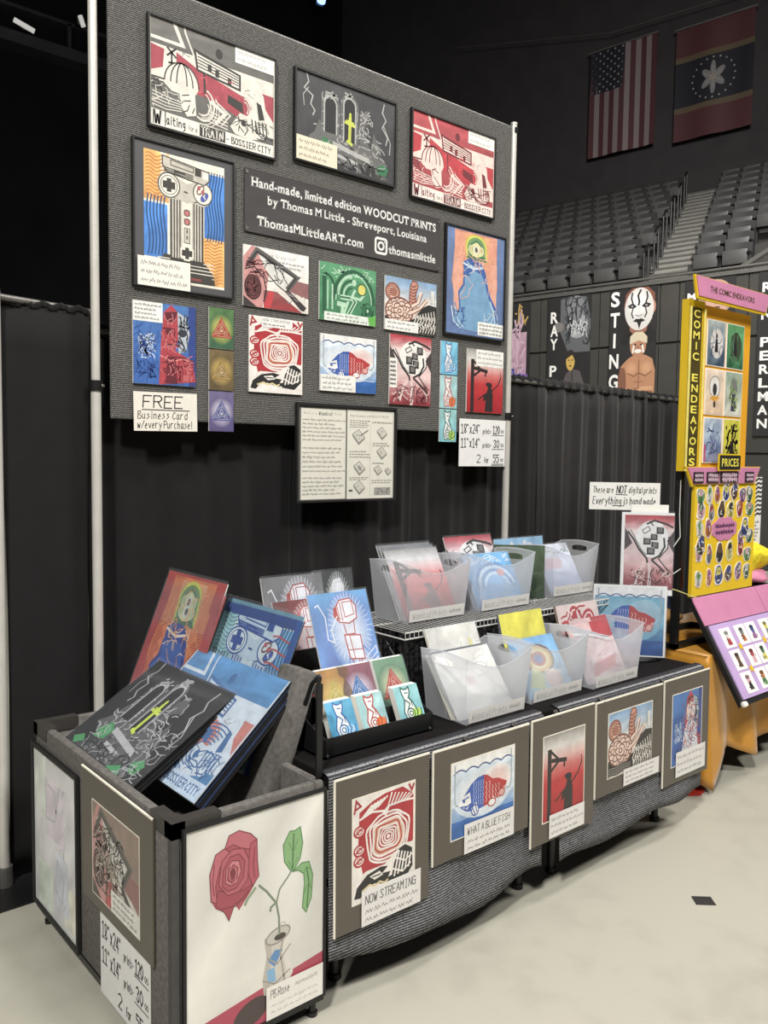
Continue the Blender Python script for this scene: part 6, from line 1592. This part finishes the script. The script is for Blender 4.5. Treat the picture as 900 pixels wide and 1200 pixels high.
for i, (c0, c1) in enumerate(posters):
    cx, rz_ = i % 2, i // 2
    x0, z0 = 2.835 + cx * .215, 2.325 - rz_ * .27
    p = MB().box(x0, x0 + .2, -.006, 0, z0, z0 + .255).obj('poster', PAPER, tw)
    A = Art(.19, .245, 110 + i); A.wash(0, 0, 1, 1, c0, c1, 5, .3)
    if i < 2: A.ell(.52, .5, .36, .34, (214, 208, 204) if i == 0 else (60, 80, 56)); A.poly([(.4, .3), (.44, .6), (.56, .6), (.6, .3)], (40, 36, 40)); A.ell(.5, .66, .06, .06, (60, 46, 46), 10); A.squig(.1, .1, .95, .95, 14, .02, (96, 150, 110) if i else (90, 104, 130), 5, .07)
    elif i == 2: A.ell(.5, .62, .3, .24, (226, 222, 216)); A.oval(.5, .62, .3, .24, .02, (110, 106, 104)); A.ell(.5, .56, .12, .14, (60, 56, 58)); A.poly([(.2, .36), (.5, .28), (.8, .38), (.5, .42)], (232, 160, 46)); A.ell(.5, .22, .08, .08, (90, 70, 60), 10)
    elif i == 3: A.ell(.5, .66, .22, .22, (120, 124, 120)); A.poly([(.36, .1), (.4, .5), (.6, .5), (.66, .1)], (62, 50, 90)); A.squig(.2, .1, .8, .9, 16, .03, (140, 176, 90), 4, .08)
    elif i == 4: A.poly([(.2, .0), (.4, .6), (.6, .6), (.8, 0)], (130, 140, 176)); A.squig(.1, .1, .9, .9, 14, .03, (70, 90, 140), 5, .08); A.rect(0, .0, .1, .4, (206, 70, 120))
    else: A.squig(.1, .1, .9, .9, 26, .06, (44, 40, 30), 4, .08); A.poly([(.35, .05), (.4, .5), (.6, .5), (.7, .05)], (40, 36, 30))
    A.build('poster_print', p, SLEEVE, -.0075, x0 + .005, z0 + .005)
# vertical lettered column
MB().box(2.625, 2.785, -.012, .03, 1.74, 2.66).obj('letter_column', YEL, tw)
MB().box(2.655, 2.755, -.016, -.012, 1.75, 2.62).obj('letter_panel', mat('dark_olive_panel', (70, 60, 22), .5), tw)
for x in (2.632, 2.778): MB().tube([(x, -.02, 1.74), (x, -.02, 2.62)], .007, 8).obj('light_tube', mat('pale_yellow_tube', (226, 214, 120), .35), tw)
for word, v0 in (('COMIC', 0), ('ENDEAVORS', 6)):
    A = Art(.1, .87, 120)
    for i, ch in enumerate(word): A.text(.5, .94 - (i + v0) * .0655, .046, ch, (238, 222, 70), 'bold', w=.74 if ch != 'I' else .2, anchor='c', bold=.02)
    A.build('column_lettering', tw, FLAT, -.0175, 2.655, 1.75)
def header(z0, z1, x0, x1, ins, text, w, off, col=(90, 66, 40)):
    plate([(x0 + ins, z0), (x1 - ins, z0), (x1, z1), (x0, z1)], off, off + .012, YEL, 'header_edge', tw)
    plate([(x0 + ins + .012, z0 + .014), (x1 - ins - .012, z0 + .014), (x1 - .014, z1 - .004), (x0 + .014, z1 - .004)], off - .006, off, PINK, 'header_plate', tw)
    if text:
        A = Art(w, (z1 - z0) * .5, 121); A.text(.0, .25, .5, text, col, 'bold', w=1, bold=.01)
        A.build('header_lettering', tw, FLAT, off - .0075, (x0 + x1) / 2 - w / 2 - .02, z0 + (z1 - z0) * .28)
header(2.655, 2.775, 2.585, 3.43, .035, 'THE COMIC ENDEAVORS', .5, -.06)
header(1.655, 1.765, 2.62, 3.47, .07, None, .5, -.03)
for x, w in ((2.69, .1), (2.83, .13), (2.98, .2), (3.27, .1)):
    t = MB().box(x, x + w, -.042, -.036, 1.675 - .0, 1.735).obj('price_tag', BLACKBOARD, tw)
    A = Art(w, .06, int(x * 10)); A.text(.1, .55, .3, {2.69: '$5 EACH', 2.83: '2 FOR $8', 2.98: 'STICKERS', 3.27: '$10'}.get(x, ''), (214, 170, 196), 'bold', w=.8, bold=.0) if False else A.scrib(.08, .1, .92, .9, 2, (206, 170, 190), .05, .1); A.build('tag_print', t, FLAT, -.043, x, 1.675)
MB().box(2.93, 3.18, -.052, -.045, 1.742, 1.838).obj('prices_plate', YEL, tw); MB().box(2.938, 3.172, -.055, -.052, 1.75, 1.83).obj('prices_panel', BLACKBOARD, tw)
A = Art(.22, .08, 5); A.text(.05, .22, .55, 'PRICES', (230, 216, 60), 'bold', w=.9, bold=.02); A.build('prices_lettering', tw, FLAT, -.056, 2.945, 1.75)

sk = empty('sticker_board', (2.725, TY - .03, 1.045)); tag(sk, 'yellow board covered with small coloured stickers', 'board')
MB().box(0, .70, 0, .02, 0, .615).obj('board', YEL, sk)
rs = random.Random(7)
PALS = [(176, 60, 66), (96, 150, 90), (210, 206, 200), (196, 110, 60), (60, 80, 150), (110, 80, 60), (150, 96, 150), (70, 110, 80), (206, 160, 170), (120, 124, 130), (60, 52, 50), (206, 196, 90)]
def sticker(x, z, w, h, k):
    w *= .92 if k % 3 else .8; rr_ = .18 * sin(k * 2.3); sq = .45 if k % 4 == 0 else .8
    def sg(q): return (abs(q) ** sq) * (1 if q > 0 else -1)
    def rot2(a_, b_): return (x + a_ * cos(rr_) - b_ * sin(rr_), z + a_ * sin(rr_) + b_ * cos(rr_))
    o = MB().prism([rot2(w / 2 * sg(cos(a)) * (1 + .16 * sin(3 * a + k)), h / 2 * sg(sin(a)) * (1 + .14 * cos(2 * a + k))) for a in [q * pi / 8 + .01 for q in range(16)]], 'y', -.003, 0).obj('sticker', mat('sticker_white_edge', (226, 222, 218), .5), sk)
    A = Art(w, h, k); c = PALS[k % len(PALS)]; d = PALS[(k * 5 + 3) % len(PALS)]
    A.poly([(.5 + .47 * cos(q * pi / 8) * (1 + .14 * sin(3 * q * pi / 8 + k)), .5 + .47 * sin(q * pi / 8) * (1 + .1 * cos(2 * q * pi / 8 + k))) for q in range(16)], c); A.ell(.5, .68, .28, .24, d, 12); A.ell(.42, .7, .05, .05, (40, 36, 36), 8); A.ell(.58, .7, .05, .05, (40, 36, 36), 8); A.poly([(.3, .12), (.34, .5), (.66, .5), (.7, .12)], tuple(q * .7 for q in c)); A.squig(.15, .15, .85, .85, 4, .06, (236, 230, 224), 3, .12)
    A.build('sticker_print', o, SLEEVE, -.0036, x - w / 2, z - h / 2)
kk = 0
for row, (z, n, x0, x1) in enumerate(((.565, 7, .06, .62), (.475, 6, .07, .62), (.37, 2, .06, .16), (.37, 1, .57, .57), (.285, 1, .08, .08), (.30, 2, .53, .63), (.235, 5, .06, .53), (.19, 1, .62, .62), (.1, 6, .07, .62))):
    for i in range(n):
        kk += 1; x = x0 + (x1 - x0) * (i / max(1, n - 1)); sticker(x + rs.uniform(-.008, .008), z + rs.uniform(-.012, .012), rs.uniform(.075, .1), rs.uniform(.09, .115), kk)
cl = MB().prism([(.335 + (.135 + .014 * abs(sin(a * 4))) * cos(a), .365 + (.062 + .01 * abs(sin(a * 4))) * sin(a)) for a in [q * pi / 16 for q in range(32)]], 'y', -.004, 0).obj('cloud_label', PINK, sk)
A = Art(.22, .08, 9); A.scrib(.02, .05, .98, .95, 2, (90, 40, 90), .03, .05); A.build('cloud_print', cl, FLAT, -.0048, .225, .325)

cat = empty('catalogue_panel', (2.735, -.005, .505)); cat.rotation_euler = (-.537, 0, 0); tag(cat, 'sloping pink and lilac catalogue panel hanging over the golden cloth', 'display panel')
MB().box(0, 1.15, .004, .03, 0, .62).obj('panel_back', BLACKBOARD, cat)
MB().box(0, .72, -.002, .004, .455, .62).obj('pink_flap', PINK, cat); MB().box(.725, 1.15, -.002, .004, .455, .62).obj('pink_flap', PINK, cat)
MB().box(.03, 1.15, -.004, .004, .03, .45).obj('lilac_sheet', LILAC, cat)
for r_ in range(3):
    for c_ in range(7):
        x, z = .10 + c_ * .145 + (.02 if c_ % 2 else 0), .40 - r_ * .128 - .05
        if x > 1.08: continue
        card = MB().cbox(x, x + .115, -.007, -.004, z - .045, z + .07, .0012).obj('design_card', PAPER, cat)
        A = Art(.1, .1, 200 + r_ * 7 + c_); c = PALS[(r_ * 5 + c_ * 3) % len(PALS)]; d = PALS[(r_ * 3 + c_ * 7 + 2) % len(PALS)]
        A.poly([(.3, .08), (.36, .5), (.64, .5), (.72, .08)], c); A.ell(.5, .64, .2, .2, d, 12); A.ell(.5, .78, .22, .12, tuple(q * .6 for q in d), 12); A.squig(.2, .1, .8, .6, 4, .05, tuple(q * .6 for q in c), 3, .12)
        A.build('design_print', card, FLAT, -.0076, x + .008, z - .037)
for x, z in ((.245, .3), (.53, .3), (.245, .17), (.53, .17)): MB().prism([(x + .022 * (1 if q % 2 == 0 else .5) * cos(q * pi / 5), z + .022 * (1 if q % 2 == 0 else .5) * sin(q * pi / 5)) for q in range(10)], 'y', -.0085, -.004).obj('yellow_star', YEL, cat)
MB().lathe([(.002, -.016), (.016, -.012), (.02, 0), (.016, .012), (.002, .016)], 14, (.012, -.004, .008)).obj('white_knob', PAPER, cat, True)

def cloth_blob(name, label, cat_, m, c, r, seed, k=.18):
    rr = random.Random(seed); ph = [rr.uniform(0, 6) for _ in range(6)]
    def fn(u, v):
        th_, ph_ = u * 2 * pi, v * pi
        q = 1 + k * (sin(3 * th_ + ph[0] + 2 * ph_) * .5 + sin(5 * th_ + ph[1]) * .3 * sin(ph_) + .4 * sin(4 * ph_ + ph[2] + th_))
        return (c[0] + r[0] * q * sin(ph_) * cos(th_), c[1] + r[1] * q * sin(ph_) * sin(th_), c[2] + r[2] * q * -cos(ph_))
    o = MB().grid(fn, 28, 14).obj(name, m, smooth=True, fix=False); return tag(o, label, cat_)
def sheetcloth(name, label, cat_, m, pts, y, seed, amp=.02):
    rr = random.Random(seed)
    o = MB().grid(lambda u, v: (pts[0][0] + (pts[1][0] - pts[0][0]) * u + v * (pts[2] * (u - .5)), y + amp * sin(u * 9 + v * 2 + seed), pts[0][1] + (pts[1][1] - pts[0][1]) * v), 20, 10).obj(name, m, smooth=True, fix=False); thicken(o, .004, 0); return tag(o, label, cat_)
sheetcloth('copper_cloth', 'shimmering copper cloth hanging behind the tower sign', 'cloth', mat('copper_foil_cloth', (176, 92, 38), .35, metal=.4, noise=.35, scale=40), ((3.42, .95), (3.54, 1.32), -.14), .84, 1)
sheetcloth('denim_cloth', 'dark blue cloth hanging below the copper cloth', 'cloth', mat('blue_denim', (34, 48, 92), .8, noise=.2, scale=30), ((3.40, .75), (3.55, .97), -.02), .87, 2, .012)
cloth_blob('gold_bundle', 'crumpled tan cloth lying on the stall table by the stand foot', 'cloth', mat('tan_cloth', (172, 132, 74), .6, noise=.2, scale=12), (3.18, .78, .80), (.22, .09, .055), 3, .15)
fz = cloth_blob('fringed_plush', 'fuzzy yellow plush lying beside the sticker board', 'plush', mat('yellow_plush', (226, 206, 40), .9, noise=.3, scale=30, bump=1.0, bscale=60), (3.60, .42, 1.20), (.14, .1, .10), 4, .2)
cloth_blob('pink_cushion', 'pink ruffled cushion under the yellow plush', 'cushion', mat('pink_ruffle', (206, 130, 160), .8, noise=.2, scale=20), (3.60, .42, 1.08), (.15, .11, .05), 5, .12)
pd = empty('plush_stand', (3.60, .42, .745)); tag(pd, 'small black stand that carries the pink cushion', 'stand'); MB().box(-.1, .1, -.08, .08, .25, .29).obj('tray', BLACKMETAL, pd); MB().box(-.02, .02, -.02, .02, 0, .26).obj('post', BLACKMETAL, pd)
zb = S('striped_sheet', 'white sheet with black zebra stripes behind the sticker board', 'sheet', .2, .42, (3.46, .385, 1.28), lambda A: (A.rect(0, 0, 1, 1, (226, 224, 222)), A.hatch(.35, .4, 1, .98, 9, .05, (40, 40, 42), .03, .012, 2), A.scrib(.05, .05, .9, .36, 6, (120, 118, 120), .02)), ink=FLAT, t=.004, seed=8)
wl = MB().tube([(2.66, .36, 1.69), (2.66, .36, 1.5), (2.64, .34, 1.38), (2.56, .34, 1.32), (2.54, .34, 1.24), (2.60, .35, 1.18), (2.69, .36, 1.20)], .0028, 6).obj('white_wire', WHITEWIRE, smooth=True); tag(wl, 'thin white wire looping from the tower sign', 'wire')
yw = MB().tube([(2.735, .285, 1.045), (2.62, .34, 1.09), (2.5, .42, 1.13)], .003, 6).obj('yellow_cord', mat('pale_yellow_cord', (206, 196, 130), .5), smooth=True); tag(yw, 'pale yellow cord tied to the sticker board', 'cord')
# under the tables
bgm = cloth_blob('black_duffel', 'black duffel bag on the floor between the two tables', 'bag', mat('black_nylon', (20, 20, 21), .6, noise=.1), (2.52, .66, .21), (.14, .28, .215), 6, .05)
rd = MB().prism([(2.56, .19), (2.62, .15), (2.70, .17), (2.72, .21), (2.64, .24)], 'z', .001, .012).obj('red_pouch', mat('red_vinyl', (186, 52, 40), .5), smooth=False); tag(rd, 'flat red pouch lying on the floor by the golden cloth corner', 'pouch')
dk = MB().box(2.9, 4.2, .5, .85, .0, .45).obj('storage_box', mat('black_carton', (24, 23, 23), .8)); MB().box(2.88, 4.22, .48, .87, .45, .49).obj('lid', MATS['black_carton'], dk); tag(dk, 'black storage box pushed under the stall table', 'box')

# a small blue stage spot far up in the dark
sp_ = empty('stage_spot', (16.55, 23.0, 17.88)); tag(sp_, 'tiny blue stage spot glowing high in the dark arena', 'lamp')
bm_, bnt, bb_ = newmat('blue_lamp_glow'); bb_.inputs['Emission Color'].default_value = (.25, .45, 1, 1); bb_.inputs['Emission Strength'].default_value = 6
MB().lathe([(.01, -.14), (.14, -.1), (.16, 0), (.14, .1), (.01, .14)], 16).obj('lens', bm_, sp_, True); MB().box(-.18, .18, .05, .3, -.2, .2).obj('housing', BLACKMETAL, sp_)

gm_, gnt, gb_ = newmat('gallery_lamp_glow'); gb_.inputs['Emission Color'].default_value = (1, .97, .92, 1); gb_.inputs['Emission Strength'].default_value = .9
for lab_, loc_, dx in (('small pale gallery lamp above the ledge', (8.1, 23.3, 14.45), .0), ('small slanted pale gallery lamp on the ledge', (6.5, 23.2, 13.75), .3)):
    g_ = empty('gallery_lamp', loc_); tag(g_, lab_, 'lamp')
    MB().tube([(-.05 - dx, 0, .14 if not dx else .06), (.05 + dx * .5, 0, -.14 if not dx else -.08)], .07, 10).obj('tube', gm_, g_, True); MB().box(-.12, .12, .06, .2, -.1, .1).obj('bracket', BLACKMETAL, g_)
